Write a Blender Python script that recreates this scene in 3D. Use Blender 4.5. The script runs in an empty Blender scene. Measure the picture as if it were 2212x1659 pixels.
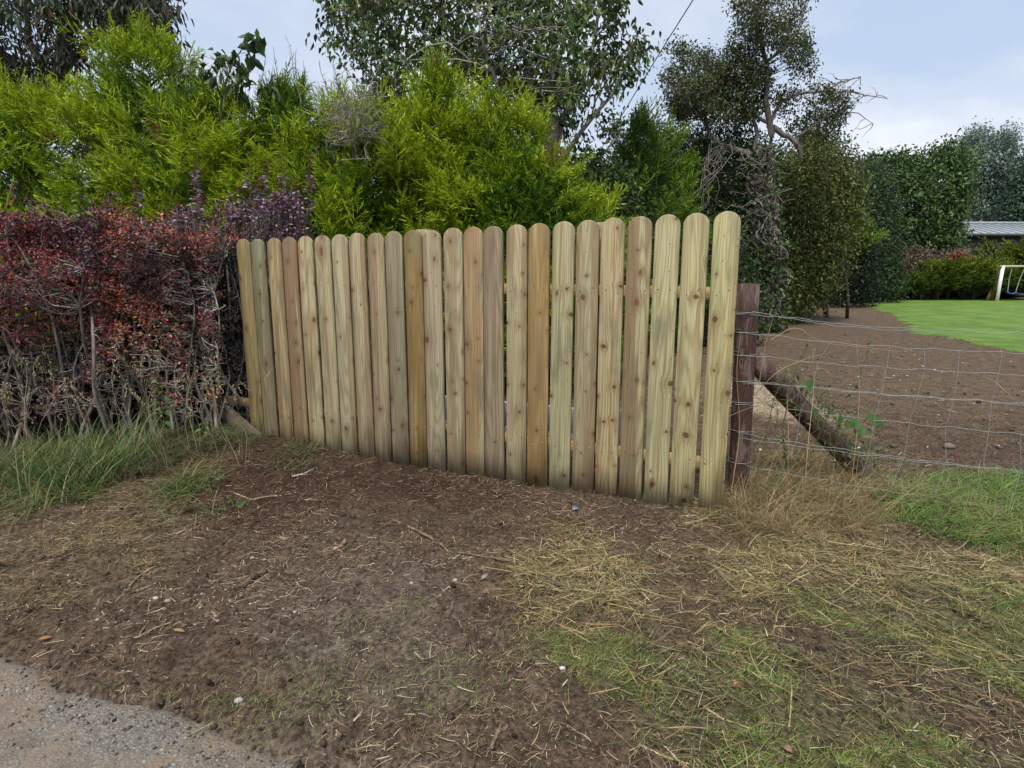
import bpy, math, random
import numpy as np
from mathutils import Vector, Matrix
R = math.radians
scene = bpy.context.scene
# ------------------------------------------------------------------ camera, world, sun, exposure
F = 1300.0; CU = 1106.0; CV = 829.5; PITCH = R(10.46); CZ = 1.5
cd = bpy.data.cameras.new('camera'); cam = bpy.data.objects.new('camera', cd)
scene.collection.objects.link(cam)
cam.location = (0, 0, CZ); cam.rotation_euler = (R(90) - PITCH, 0, 0)
cd.sensor_width = 36; cd.lens = 36 * F / 2212; cd.clip_start = .05; cd.clip_end = 2000
scene.camera = cam
SUN_EL, SUN_AZ = 58, 200          # azimuth: where the light comes from, 0 = +Y, clockwise
w = bpy.data.worlds.new('World'); scene.world = w; w.use_nodes = True
nt = w.node_tree; nt.nodes.clear()
def nd(nt, t, **k):
    n = nt.nodes.new(t)
    for a, b in k.items(): setattr(n, a, b)
    return n
out = nd(nt, 'ShaderNodeOutputWorld'); bg = nd(nt, 'ShaderNodeBackground'); bg.inputs[1].default_value = .1
sky = nd(nt, 'ShaderNodeTexSky'); sky.sky_type = 'NISHITA'; sky.sun_disc = False
sky.sun_elevation = R(SUN_EL); sky.sun_rotation = R(SUN_AZ)
tc = nd(nt, 'ShaderNodeTexCoord'); sp = nd(nt, 'ShaderNodeSeparateXYZ'); nt.links.new(tc.outputs['Generated'], sp.inputs[0])
def wm(op, a, b):
    n = nd(nt, 'ShaderNodeMath', operation=op)
    for i, x in enumerate((a, b)):
        if isinstance(x, (int, float)): n.inputs[i].default_value = x
        else: nt.links.new(x, n.inputs[i])
    return n.outputs[0]
zz = wm('ADD', wm('MAXIMUM', sp.outputs[2], 0.0), .16)
cx = nd(nt, 'ShaderNodeCombineXYZ')
nt.links.new(wm('DIVIDE', sp.outputs[0], zz), cx.inputs[0]); nt.links.new(wm('DIVIDE', sp.outputs[1], zz), cx.inputs[1])
no = nd(nt, 'ShaderNodeTexNoise'); no.inputs['Scale'].default_value = .9; no.inputs['Detail'].default_value = 6; no.inputs['Roughness'].default_value = .52; no.inputs['Distortion'].default_value = .25
nt.links.new(cx.outputs[0], no.inputs['Vector'])
rp = nd(nt, 'ShaderNodeValToRGB'); nt.links.new(no.outputs[0], rp.inputs[0])
e = rp.color_ramp.elements
e[0].position = .36; e[0].color = (3.8, 4.6, 6.0, 1)
e[1].position = .66; e[1].color = (7.1, 7.2, 7.4, 1)
x = rp.color_ramp.elements.new(.45); x.color = (4.5, 5.1, 6.15, 1)
x = rp.color_ramp.elements.new(.54); x.color = (5.5, 5.85, 6.55, 1)
mx = nd(nt, 'ShaderNodeMix', data_type='RGBA'); mx.inputs[0].default_value = .86
nt.links.new(sky.outputs[0], mx.inputs[6]); nt.links.new(rp.outputs[0], mx.inputs[7])
nt.links.new(mx.outputs[2], bg.inputs[0]); nt.links.new(bg.outputs[0], out.inputs[0])
sl = bpy.data.lights.new('sun', 'SUN'); sl.energy = 2.4; sl.angle = R(10); sl.color = (1, .955, .88)
so = bpy.data.objects.new('sun', sl); scene.collection.objects.link(so)
a = R(SUN_AZ); el = R(SUN_EL)
tos = Vector((math.sin(a) * math.cos(el), math.cos(a) * math.cos(el), math.sin(el)))
so.rotation_euler = tos.to_track_quat('Z', 'Y').to_euler()
vs = scene.view_settings; vs.view_transform = 'Standard'; vs.look = 'None'; vs.exposure = 0.6; vs.gamma = 1
scene.cycles.max_bounces = 6; scene.cycles.diffuse_bounces = 3; scene.cycles.transparent_max_bounces = 4

# ------------------------------------------------------------------ geometry helpers
rng = np.random.default_rng(7)
FWD = np.array([0, math.cos(PITCH), -math.sin(PITCH)]); UP = np.array([0, math.sin(PITCH), math.cos(PITCH)])
def rays(u, v):
    u = np.asarray(u, float); v = np.asarray(v, float)
    return (u - CU)[..., None] * np.array([1., 0, 0]) + F * FWD - (v - CV)[..., None] * UP
def ad(u, v, Y):
    d = rays(u, v); Y = np.asarray(Y, float)
    return d * (Y / d[..., 1])[..., None] + np.array([0, 0, CZ])
def gp(u, v, z=0.0):
    d = rays(u, v); return d * ((z - CZ) / d[..., 2])[..., None] + np.array([0, 0, CZ])
def uv(P):
    P = np.asarray(P, float) - np.array([0, 0, CZ])
    f = np.maximum(P @ FWD, .35); return CU + F * P[..., 0] / f, CV - F * (P @ UP) / f
def _h(i, j, k, s):
    n = (i * 374761393 + j * 668265263 + k * 2147483647 % 1274126177 + k * 1442695041 + s * 974634777) & 0xffffffff
    n = ((n ^ (n >> 13)) * 1274126177) & 0xffffffff
    n = (n ^ (n >> 16)) & 0xffffffff
    return n / 4294967295.0
def vn(x, y, z=0.0, s=0):
    x, y, z = np.broadcast_arrays(np.asarray(x, float), np.asarray(y, float), np.asarray(z, float))
    i = np.floor(x).astype(np.int64); j = np.floor(y).astype(np.int64); k = np.floor(z).astype(np.int64)
    fx, fy, fz = x - i, y - j, z - k
    fx = fx * fx * (3 - 2 * fx); fy = fy * fy * (3 - 2 * fy); fz = fz * fz * (3 - 2 * fz)
    r = 0
    for a in (0, 1):
        for b in (0, 1):
            for c in (0, 1):
                r = r + _h(i + a, j + b, k + c, s) * (fx if a else 1 - fx) * (fy if b else 1 - fy) * (fz if c else 1 - fz)
    return r
def fbm(x, y, z=0.0, s=0, o=4):
    r = 0; t = 0; a = 1.0
    for q in range(o):
        r = r + a * vn(x * 2 ** q, y * 2 ** q, np.asarray(z) * 2 ** q, s + q * 17); t += a; a *= .5
    return r / t
def pip(u, v, poly):
    u = np.asarray(u); v = np.asarray(v); c = np.zeros(u.shape, bool); n = len(poly)
    for q in range(n):
        x1, y1 = poly[q]; x2, y2 = poly[(q + 1) % n]
        if y1 == y2: continue
        k = ((y1 > v) != (y2 > v)) & (u < (x2 - x1) * (v - y1) / (y2 - y1) + x1)
        c ^= k
    return c
def pdist(u, v, poly):
    d = np.full(u.shape, 1e9)
    for q in range(len(poly)):
        a = np.array(poly[q], float); b = np.array(poly[(q + 1) % len(poly)], float); ab = b - a
        t = np.clip(((u - a[0]) * ab[0] + (v - a[1]) * ab[1]) / (ab @ ab + 1e-9), 0, 1)
        d = np.minimum(d, np.hypot(u - a[0] - t * ab[0], v - a[1] - t * ab[1]))
    return d
def nrm(a): return a / (np.linalg.norm(a, axis=-1, keepdims=True) + 1e-9)
def rdir(n): return nrm(rng.normal(size=(n, 3)))

class Geo:
    """collects vertices, quads / polygons of equal size and one colour per vertex"""
    def __init__(s): s.v = []; s.f = []; s.c = []; s.n = 0; s.m = []
    def add(s, V, Fc, col=None, mi=0):
        V = np.asarray(V, float).reshape(-1, 3); Fc = np.asarray(Fc, np.int64)
        s.v.append(V); s.f.append(Fc + s.n); s.m.append(mi)
        if col is None: col = (.5, .5, .5)
        s.c.append(np.broadcast_to(np.asarray(col, float), (len(V), 3))); s.n += len(V)
        return s
    def build(s, name, mats, parent=None, smooth=False):
        V = np.concatenate(s.v); C = np.concatenate(s.c)
        me = bpy.data.meshes.new(name); me.vertices.add(len(V)); me.vertices.foreach_set('co', V.astype(np.float32).ravel())
        lt = np.concatenate([np.full(len(f), f.shape[1], np.int32) for f in s.f])
        li = np.concatenate([f.ravel() for f in s.f]).astype(np.int32)
        mi = np.concatenate([np.full(len(f), m, np.int32) for f, m in zip(s.f, s.m)])
        me.loops.add(len(li)); me.loops.foreach_set('vertex_index', li)
        me.polygons.add(len(lt)); ls = np.zeros(len(lt), np.int32); ls[1:] = np.cumsum(lt)[:-1]
        me.polygons.foreach_set('loop_start', ls); me.polygons.foreach_set('loop_total', lt)
        me.polygons.foreach_set('material_index', mi)
        if smooth: me.polygons.foreach_set('use_smooth', np.ones(len(lt), bool))
        ca = me.color_attributes.new('Col', 'FLOAT_COLOR', 'POINT')
        ca.data.foreach_set('color', np.concatenate([C, np.ones((len(C), 1))], 1).astype(np.float32).ravel())
        me.update(calc_edges=True)
        for m in (mats if isinstance(mats, (list, tuple)) else [mats]): me.materials.append(m)
        o = bpy.data.objects.new(name, me); scene.collection.objects.link(o)
        if parent is not None:
            o.parent = parent; o.matrix_parent_inverse = Matrix.Translation(-Vector(parent.location))
        return o
def bcol(c, n, j=.15, hj=.06):
    c = np.broadcast_to(np.asarray(c, float), (n, 3))
    return np.clip(c * (1 + rng.normal(0, j, (n, 1))) * (1 + rng.normal(0, hj, (n, 3))), .003, .95)
def strips(g, B, D, L, W, bend, segs, col, side=None, tip=.15, mi=0, tipcol=None):
    n = len(B); L = np.broadcast_to(L, n).astype(float); W = np.broadcast_to(W, n).astype(float)
    if side is None: side = nrm(np.cross(D, rdir(n)))
    T = np.linspace(0, 1, segs + 1)
    V = np.zeros((n, segs + 1, 2, 3)); C = np.zeros((n, segs + 1, 2, 3))
    for q, t in enumerate(T):
        c = B + D * (L * t)[:, None] + bend * t * t
        wd = W * ((1 - t) ** .7 * (1 - tip) + tip) * .5
        V[:, q, 0] = c - side * wd[:, None]; V[:, q, 1] = c + side * wd[:, None]
        cc = col if tipcol is None else col * (1 - t) + tipcol * t
        C[:, q, 0] = cc; C[:, q, 1] = cc
    base = np.arange(n)[:, None] * (2 * (segs + 1)); q = np.arange(segs)[None] * 2
    f = np.stack([base + q, base + q + 1, base + q + 3, base + q + 2], -1).reshape(-1, 4)
    g.add(V, f, C.reshape(-1, 3), mi)
def leaves(g, P, A, L, W, col, droop=0.0, Nn=None, fold=.25, mi=0):
    """leaf blades: base P, axis A, each two quads folded along the midrib"""
    n = len(P); L = np.broadcast_to(L, n)[:, None]; W = np.broadcast_to(W, n)[:, None]
    if Nn is None: Nn = rdir(n)
    S = nrm(np.cross(A, Nn)); Nn = nrm(np.cross(S, A)); dz = np.array([0, 0, -1.]) * droop * L
    V = np.stack([P, P + A * L * .35 - S * W * .5 + Nn * W * fold, P + A * L * .72 - S * W * .36 + Nn * W * fold * .7 + dz * .5, P + A * L + dz,
                  P + A * L * .72 + S * W * .36 + Nn * W * fold * .7 + dz * .5, P + A * L * .35 + S * W * .5 + Nn * W * fold], 1)
    b = np.arange(n)[:, None] * 6
    f = np.concatenate([b + np.array([[0, 3, 2, 1]]), b + np.array([[0, 5, 4, 3]])])
    g.add(V, f, np.repeat(col, 6, 0), mi)
def tubes(g, P, Rr, sides=4, col=(.1, .08, .06), mi=0):
    """P (N,K,3) poly-lines, Rr (N,K) radii"""
    P = np.asarray(P, float); N, K = P.shape[:2]; Rr = np.broadcast_to(np.asarray(Rr, float), (N, K))
    T = np.gradient(P, axis=1); T = nrm(T)
    ref = np.where(np.abs(T[..., 2:3]) > .9, np.array([1., 0, 0]), np.array([0, 0, 1.]))
    ref = np.broadcast_to(ref[:, :1], T.shape)
    A = nrm(np.cross(T, ref)); B = np.cross(T, A)
    th = np.arange(sides) * 2 * math.pi / sides
    V = P[:, :, None] + Rr[..., None, None] * (np.cos(th)[None, None, :, None] * A[:, :, None] + np.sin(th)[None, None, :, None] * B[:, :, None])
    base = (np.arange(N) * K * sides)[:, None, None]; k = np.arange(K - 1)[None, :, None] * sides; j = np.arange(sides)[None, None]; j2 = (j + 1) % sides
    f = np.stack([base + k + j, base + k + j2, base + k + sides + j2, base + k + sides + j], -1).reshape(-1, 4)
    if np.ndim(col) == 2: col = np.repeat(col, K * sides, 0)
    g.add(V, f, col, mi)
    if sides >= 6:   # caps
        c = np.concatenate([(np.arange(N) * K * sides)[:, None] + np.arange(sides)[::-1], (np.arange(N) * K * sides)[:, None] + (K - 1) * sides + np.arange(sides)])
        g.add(np.zeros((0, 3)), c - g.n, None, mi)
def curve(a, b, K=5, wig=.1, sag=0.0):
    a = np.asarray(a, float); b = np.asarray(b, float); t = np.linspace(0, 1, K)[None, :, None]
    L = np.linalg.norm(b - a, axis=1)[:, None, None]
    P = a[:, None] * (1 - t) + b[:, None] * t
    for q_ in (1, 2, 3): P = P + rng.normal(size=(len(a), 1, 3)) * wig * L * np.sin(t * math.pi * q_) / q_ ** 1.1
    P = P; P[..., 2:3] += sag * L * np.sin(t * math.pi)
    return P
def box(g, cx, cy, cz, sx, sy, sz, col=None, mi=0, M=None, bev=0.0):
    X, Y, Z = sx / 2, sy / 2, sz / 2; b = bev
    if b > 0:
        V = []
        for (z, i) in ((-Z, b), (-Z + b, 0), (Z - b, 0), (Z, b)):
            x, y = X - i, Y - i; c = b if i == 0 else b
            V += [(x - c, -y, z), (x, -y + c, z), (x, y - c, z), (x - c, y, z), (-x + c, y, z), (-x, y - c, z), (-x, -y + c, z), (-x + c, -y, z)]
        V = np.array(V); f = []
        for k in range(3):
            for j in range(8): f.append((k * 8 + j, k * 8 + (j + 1) % 8, k * 8 + 8 + (j + 1) % 8, k * 8 + 8 + j))
        V2 = V.copy()
        if M is not None: V = V @ M.T
        V = V + np.array([cx, cy, cz]); g.add(V, f, col, mi)
        g.add(np.zeros((0, 3)), np.array([list(range(7, -1, -1)), list(range(24, 32))]) + (g.n - 32) - g.n, None, mi)
        return
    V = np.array([(i * X, j * Y, k * Z) for k in (-1, 1) for j in (-1, 1) for i in (-1, 1)], float)
    if M is not None: V = V @ M.T
    V = V + np.array([cx, cy, cz])
    g.add(V, [(0, 2, 3, 1), (4, 5, 7, 6), (0, 1, 5, 4), (1, 3, 7, 5), (3, 2, 6, 7), (2, 0, 4, 6)], col, mi)
def frame(xdir, zhint=(0, 0, 1)):
    x = nrm(np.asarray(xdir, float)); y = nrm(np.cross(zhint, x)); z = np.cross(x, y); return np.stack([x, y, z], 1)
def tag(o, label=None, cat=None, group=None, kind=None):
    if label: o['label'] = label
    if cat: o['category'] = cat
    if group: o['group'] = group
    if kind: o['kind'] = kind
    return o
def thing(name, label, cat, loc, group=None):
    o = bpy.data.objects.new(name, None); scene.collection.objects.link(o); o.location = Vector([float(q) for q in loc]); o.empty_display_size = .2
    return tag(o, label, cat, group)

# ------------------------------------------------------------------ materials
class NT:
    def __init__(s, name):
        s.mat = bpy.data.materials.new(name); s.mat.use_nodes = True; s.t = s.mat.node_tree; s.t.nodes.clear()
        s.out = s.t.nodes.new('ShaderNodeOutputMaterial'); s.b = s.t.nodes.new('ShaderNodeBsdfPrincipled')
        s.t.links.new(s.b.outputs[0], s.out.inputs[0])
    def n(s, t, ins=None, **k):
        n = s.t.nodes.new(t)
        for a, b in k.items(): setattr(n, a, b)
        for a, b in (ins or {}).items(): s.set(n.inputs[a], b)
        return n
    def set(s, i, v):
        if isinstance(v, bpy.types.NodeSocket): s.t.links.new(v, i)
        else: i.default_value = (tuple(v) + (1,) if isinstance(v, (tuple, list)) and len(v) == 3 and i.type == 'RGBA' else v)
    def m(s, op, a, b=0.0, c=0.0, clamp=False):
        n = s.n('ShaderNodeMath', operation=op, use_clamp=clamp)
        s.set(n.inputs[0], a); s.set(n.inputs[1], b)
        if op in ('MULTIPLY_ADD', 'SMOOTH_MIN'): s.set(n.inputs[2], c)
        return n.outputs[0]
    def v(s, x, y=0.0, z=0.0):
        n = s.n('ShaderNodeCombineXYZ'); s.set(n.inputs[0], x); s.set(n.inputs[1], y); s.set(n.inputs[2], z); return n.outputs[0]
    def noise(s, vec, scale=1.0, det=2.0, rough=.5, dist=0.0, col=False):
        n = s.n('ShaderNodeTexNoise', {'Vector': vec, 'Scale': scale, 'Detail': det, 'Roughness': rough, 'Distortion': dist}); return n.outputs[1 if col else 0]
    def mix(s, f, a, b, bt='MIX'):
        n = s.n('ShaderNodeMix', data_type='RGBA', blend_type=bt); s.set(n.inputs[0], f); s.set(n.inputs[6], a); s.set(n.inputs[7], b); return n.outputs[2]
    def ss(s, x, lo, hi):
        n = s.n('ShaderNodeMapRange', interpolation_type='SMOOTHSTEP'); s.set(n.inputs[0], x); s.set(n.inputs[1], lo); s.set(n.inputs[2], hi); return n.outputs[0]
    def bump(s, h, st=.5, dist=.01):
        n = s.n('ShaderNodeBump', {'Height': h, 'Strength': st, 'Distance': dist}); s.t.links.new(n.outputs[0], s.b.inputs['Normal'])
def leafmat(name, trans=.3, rough=.55, spec=.35):
    s = NT(name); a = s.n('ShaderNodeVertexColor', layer_name='Col')
    P = s.n('ShaderNodeTexCoord').outputs['Object']
    c = s.mix(1.0, a.outputs[0], s.mix(s.noise(P, 9, 3), (.72, .72, .72), (1.28, 1.28, 1.28)), 'MULTIPLY')
    s.set(s.b.inputs['Base Color'], c); s.b.inputs['Roughness'].default_value = rough; s.b.inputs['Specular IOR Level'].default_value = spec
    if trans > 0:
        t = s.n('ShaderNodeBsdfTranslucent', {'Color': c}); m = s.n('ShaderNodeMixShader', {0: trans})
        s.t.links.new(s.b.outputs[0], m.inputs[1]); s.t.links.new(t.outputs[0], m.inputs[2]); s.t.links.new(m.outputs[0], s.out.inputs[0])
    return s.mat
def barkmat(name, scale=30, bst=.5):
    s = NT(name); a = s.n('ShaderNodeVertexColor', layer_name='Col'); P = s.n('ShaderNodeTexCoord').outputs['Object']
    x = s.n('ShaderNodeSeparateXYZ', {0: P}).outputs
    n = s.noise(s.v(x[0], x[1], s.m('MULTIPLY', x[2], .3)), scale, 4, .6)
    s.set(s.b.inputs['Base Color'], s.mix(1.0, a.outputs[0], s.mix(s.ss(n, .3, .7), (.45, .45, .45), (1.5, 1.5, 1.5)), 'MULTIPLY'))
    s.b.inputs['Roughness'].default_value = .85; s.bump(n, bst, .01); return s.mat
def plain(name, col, rough=.6, metal=0.0, var=.25, scale=8):
    s = NT(name); P = s.n('ShaderNodeTexCoord').outputs['Object']; n = s.noise(P, scale, 5, .6)
    s.set(s.b.inputs['Base Color'], s.mix(s.ss(n, .3, .7), tuple(q * (1 - var) for q in col), tuple(min(1, q * (1 + var)) for q in col)))
    s.b.inputs['Roughness'].default_value = rough; s.b.inputs['Metallic'].default_value = metal; s.bump(n, .2, .004); return s.mat
def wood(name, base, heart, amt, seed, knots=.5, grey=0.0):
    """sawn softwood in a board's own coordinates: x across, z along"""
    s = NT(name); P = s.n('ShaderNodeTexCoord').outputs['Object']
    X, Y, Z = s.n('ShaderNodeSeparateXYZ', {0: P}).outputs
    x0 = s.m('ADD', X, seed * 1.37); z0 = s.m('ADD', Z, seed * 2.91)
    SX, SZ = 10.0, 4.6
    sv = s.v(s.m('MULTIPLY', x0, SX), s.m('MULTIPLY', z0, SZ), 0.0)
    vo = s.n('ShaderNodeTexVoronoi', {'Vector': sv, 'Scale': 1.0, 'Randomness': 1.0}, voronoi_dimensions='2D')
    px, py, _ = s.n('ShaderNodeSeparateXYZ', {0: vo.outputs['Position']}).outputs
    cr, cg, cb = s.n('ShaderNodeSeparateColor', {0: vo.outputs['Color']}).outputs
    dx = s.m('SUBTRACT', x0, s.m('DIVIDE', px, SX)); dz = s.m('SUBTRACT', z0, s.m('DIVIDE', py, SZ))
    rr = s.m('SQRT', s.m('ADD', s.m('MULTIPLY', dx, dx), s.m('MULTIPLY', s.m('MULTIPLY', dz, dz), s.m('MULTIPLY_ADD', cb, 1.6, .25))))
    rr = s.m('MULTIPLY', rr, s.m('MULTIPLY_ADD', s.noise(P, 60, 2), .9, .55))
    on = s.m('GREATER_THAN', cr, 1 - knots)
    Rk = s.m('MULTIPLY', on, s.m('MULTIPLY_ADD', s.m('MULTIPLY', cg, cg), .013, .0055))
    q = s.m('DIVIDE', rr, s.m('MULTIPLY_ADD', Rk, 3.0, .0005))
    ex = s.m('MULTIPLY', on, s.m('POWER', 2.718, s.m('MULTIPLY', s.m('MULTIPLY', q, q), -1.0)))
    knot = s.m('MULTIPLY', on, s.m('SUBTRACT', 1.0, s.ss(s.m('DIVIDE', rr, s.m('ADD', Rk, .0004)), .8, 1.1)))
    wav = s.m('MULTIPLY', s.m('SUBTRACT', s.noise(s.v(s.m('MULTIPLY', x0, 5), 0.0, s.m('MULTIPLY', z0, 1.6)), 1, 2), .5), .03)
    g = s.m('ADD', s.m('SUBTRACT', x0, s.m('MULTIPLY', s.m('MULTIPLY', dx, ex), .8)), wav)
    ringn = s.noise(s.v(s.m('MULTIPLY', g, 9), 0.0, s.m('MULTIPLY', z0, .55)), 1, 1, .3)
    ring = s.m('SINE', s.m('MULTIPLY', ringn, 95.0)); ring = s.m('MULTIPLY_ADD', ring, .5, .5); ring = s.m('POWER', ring, 1.6)
    streak = s.noise(s.v(s.m('MULTIPLY', g, 160), 0.0, s.m('MULTIPLY', z0, 1.8)), 1, 3, .6)
    broad = s.noise(s.v(s.m('MULTIPLY', g, 17), 3.3, s.m('MULTIPLY', z0, .35)), 1, 2, .5)
    hm = s.m('MULTIPLY', s.ss(broad, .60 - amt * .22, .66 - amt * .22), .9)
    col = s.mix(hm, base, heart)
    col = s.mix(s.m('MULTIPLY', ring, .55), col, tuple(q2 * f for q2, f in zip(heart, (.72, .66, .55))))
    col = s.mix(s.m('MULTIPLY', s.ss(streak, .45, .72), .65), col, tuple(q2 * .55 for q2 in heart))
    col = s.mix(s.m('MULTIPLY', s.ss(streak, .5, .25), .25), col, tuple(min(.8, q2 * 1.35) for q2 in base))
    blot = s.noise(s.v(s.m('MULTIPLY', x0, 9), 0.0, s.m('MULTIPLY', z0, 2.2)), 1, 5, .6)
    col = s.mix(s.m('MULTIPLY', s.ss(blot, .5, .72), .72), col, (.13, .12, .075))
    gr = s.noise(s.v(s.m('MULTIPLY', x0, 6), 5.0, s.m('MULTIPLY', z0, 1.1)), 1, 2)
    col = s.mix(s.m('MULTIPLY', s.ss(gr, .55, .8), .3), col, (.22, .30, .17))
    # darker halo and reddish knot with rings
    col = s.mix(s.m('MULTIPLY', ex, .6), col, tuple(q2 * f for q2, f in zip(heart, (.62, .5, .4))))
    kr = s.m('MULTIPLY_ADD', s.m('SINE', s.m('MULTIPLY', rr, 1900.0)), .5, .5)
    col = s.mix(s.m('MULTIPLY', knot, .9), col, s.mix(kr, (.06, .028, .016), s.mix(cb, (.19, .085, .045), (.095, .06, .035))))
    dots = s.n('ShaderNodeTexVoronoi', {'Vector': s.v(s.m('MULTIPLY', x0, 26), s.m('MULTIPLY', z0, 17), 0.0), 'Scale': 1.0}, voronoi_dimensions='2D')
    dr = s.n('ShaderNodeSeparateColor', {0: dots.outputs['Color']}).outputs[0]
    dm = s.m('MULTIPLY', s.m('GREATER_THAN', dr, .93), s.ss(dots.outputs['Distance'], .12, .05))
    col = s.mix(s.m('MULTIPLY', dm, .75), col, (.06, .035, .02))
    # soil splash on the lowest centimetres
    spl = s.m('MULTIPLY', s.ss(s.m('ADD', Z, s.m('MULTIPLY', s.noise(P, 22, 4), .12)), .10, .03), .6)
    col = s.mix(spl, col, (.11, .075, .05))
    s.set(s.b.inputs['Base Color'], col); s.b.inputs['Roughness'].default_value = .72; s.b.inputs['Specular IOR Level'].default_value = .25
    hgt = s.m('ADD', s.m('MULTIPLY', streak, .6), s.m('ADD', s.m('MULTIPLY', ring, .4), s.m('MULTIPLY', knot, .6)))
    s.bump(hgt, .35, .0012)
    return s.mat

M = {}
M['conifer'] = leafmat('conifer_spray', .28, .6, .25); M['leaf'] = leafmat('broad_leaf', .25, .5, .4); M['purple'] = leafmat('purple_leaf', .18, .5, .45)
M['grass'] = leafmat('grass_blade', .3, .6, .3); M['straw'] = leafmat('dry_stalk', .15, .7, .2)
M['bark'] = barkmat('bark', 30); M['twig'] = barkmat('twig_bark', 60, .2); M['core'] = barkmat('dead_inner_twigs', 25, 1.0)
M['stone'] = plain('pale_stone', (.5, .47, .43), .7)
M['wire'] = plain('galvanised_wire', (.36, .39, .39), .45, .3, .15, 40)

# ------------------------------------------------------------------ the ground
ROAD = [(-3000, 1300), (-400, 1340), (0, 1425), (110, 1450), (220, 1495), (380, 1530), (520, 1580), (760, 1640), (1200, 1800), (1600, 2600), (-3000, 4000)]
LAWN = [(1845, 640), (1880, 660), (1930, 685), (1975, 706), (2030, 728), (2100, 745), (2160, 758), (2300, 785), (3600, 900), (6000, 640), (3000, 636), (1800, 636)]
RED = [(430, 1010), (560, 960), (900, 1010), (1080, 1050), (1060, 1110), (900, 1100), (760, 1080), (620, 1160), (420, 1150), (330, 1060)]
STRAW = [(1000, 1190), (1180, 1150), (1330, 1200), (1450, 1180), (1530, 1120), (1560, 1050), (1650, 1000), (2300, 1150), (2300, 1270), (1850, 1270), (1700, 1330), (1580, 1390), (1440, 1330), (1250, 1340), (1110, 1290), (1020, 1270)]
GREEN = [(1260, 1370), (1380, 1360), (1480, 1400), (1640, 1370), (1780, 1290), (1960, 1230), (2600, 1190), (3500, 1700), (3000, 2400), (1800, 1800), (1540, 1700), (1500, 1600), (1400, 1560), (1330, 1500), (1250, 1440)]
BARE = [(1560, 1290), (1700, 1290), (1860, 1370), (1900, 1360), (2010, 1440), (2120, 1510), (2260, 1590), (2300, 1700), (2050, 1560), (1900, 1490), (1820, 1430), (1700, 1370), (1590, 1330)]
BARE2 = [(1180, 1440), (1330, 1480), (1490, 1560), (1560, 1640), (1560, 1760), (900, 1760), (1000, 1600), (1100, 1500)]
LGRASS = [(-1200, 1090), (-200, 1080), (60, 1080), (140, 1040), (230, 1010), (420, 1000), (560, 965), (560, 930), (430, 900), (-1200, 900)]
LSTRAW = [(-1200, 1100), (0, 1060), (150, 1035), (330, 1000), (500, 985), (430, 1060), (440, 1150), (420, 1230), (220, 1290), (60, 1300), (-1200, 1600)]
RGRASS = [(1860, 1080), (1960, 1040), (2070, 1010), (2300, 1020), (3200, 1150), (3200, 1330), (2300, 1200), (2160, 1180), (2000, 1150), (1900, 1130)]
GREY = [(640, 1270), (820, 1200), (980, 1260), (1010, 1420), (960, 1560), (700, 1660), (560, 1620), (700, 1480), (620, 1380)]
SAND = [(1560, 815), (1640, 828), (1720, 862), (1810, 905), (1800, 922), (1700, 905), (1560, 885)]
POLYS = {'sand': SAND, 'road': ROAD, 'lawn': LAWN, 'red': RED, 'straw': STRAW, 'green': GREEN, 'bare': BARE, 'bare2': BARE2, 'lgrass': LGRASS, 'lstraw': LSTRAW, 'rgrass': RGRASS, 'grey': GREY}
def mask(name, x, y, warp=1.0, jit=0):
    x = np.asarray(x, float); y = np.asarray(y, float)
    d = np.clip(y, .8, 60)
    ax = (fbm(x * 1.7, y * 1.7, 0, 11) - .5) * .55 * warp + (vn(x * 9, y * 9, 0, 12) - .5) * .12 * warp
    ay = (fbm(x * 1.7, y * 1.7, 5, 13) - .5) * .55 * warp + (vn(x * 9, y * 9, 0, 14) - .5) * .12 * warp
    if name == 'road': ax = ax * .6; ay = ay * .6
    if name == 'lawn': ax = ax * 2.4 + (vn(x * 3, y * 1.3, 0, 19) - .5) * .5; ay = ay * 4.0 + (vn(x * 1.6, y * 1.6, 3, 19) - .5) * 1.6
    P = np.stack([x + ax, np.maximum(y + ay, .55), np.zeros_like(x)], -1)
    u, v = uv(P)
    return pip(u, v, POLYS[name])
def soft(name, x, y, r=.06, n=6):
    s = 0.0; k = np.random.default_rng(3)
    for q in range(n):
        s = s + mask(name, x + k.normal() * r, y + k.normal() * r)
    return s / n
def gz(x, y, road=None):
    x = np.asarray(x, float); y = np.asarray(y, float)
    z = (fbm(x * .9, y * .9, 0, 1, 3) - .5) * .05 + (fbm(x * 5, y * 5, 0, 2, 3) - .5) * .035
    c = fbm(x * 14, y * 14, 0, 3, 3); z += np.maximum(c - .52, 0) * .11 + (vn(x * 38, y * 38, 0, 6) - .5) * .006 * (y < 8)
    near = np.clip((14 - y) / 8, .15, 1); z = z * near
    fade = np.exp(-((x - 1.0) ** 2 / 9 + (y - 4.6) ** 2 / 3)); z = z * (1 - .35 * fade)
    z += .10 * np.exp(-((x + 2.6) ** 2 / 1.3 + (y - 4.9) ** 2 / .25)) + .05 * np.exp(-((x - 2.4) ** 2 / .5 + (y - 3.75) ** 2 / .12))
    if road is not None: z = z - road * .075
    return z
xs = np.concatenate([-np.geomspace(3.6, 700, 60)[::-1], np.arange(-3.55, 4.2, .019), np.geomspace(4.22, 700, 60)])
ys = np.concatenate([-np.geomspace(.3, 300, 25)[::-1], np.arange(.0, 1.0, .1), np.arange(1.0, 6.2, .019), np.geomspace(6.23, 12, 110), np.geomspace(12.1, 900, 110)])
GX, GY = np.meshgrid(xs, ys); x = GX.ravel(); y = GY.ravel()
rd = soft('road', x, y, .05)
z = gz(x, y, rd)
nx, ny = len(xs), len(ys)
idx = np.arange(nx * ny).reshape(ny, nx)
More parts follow.
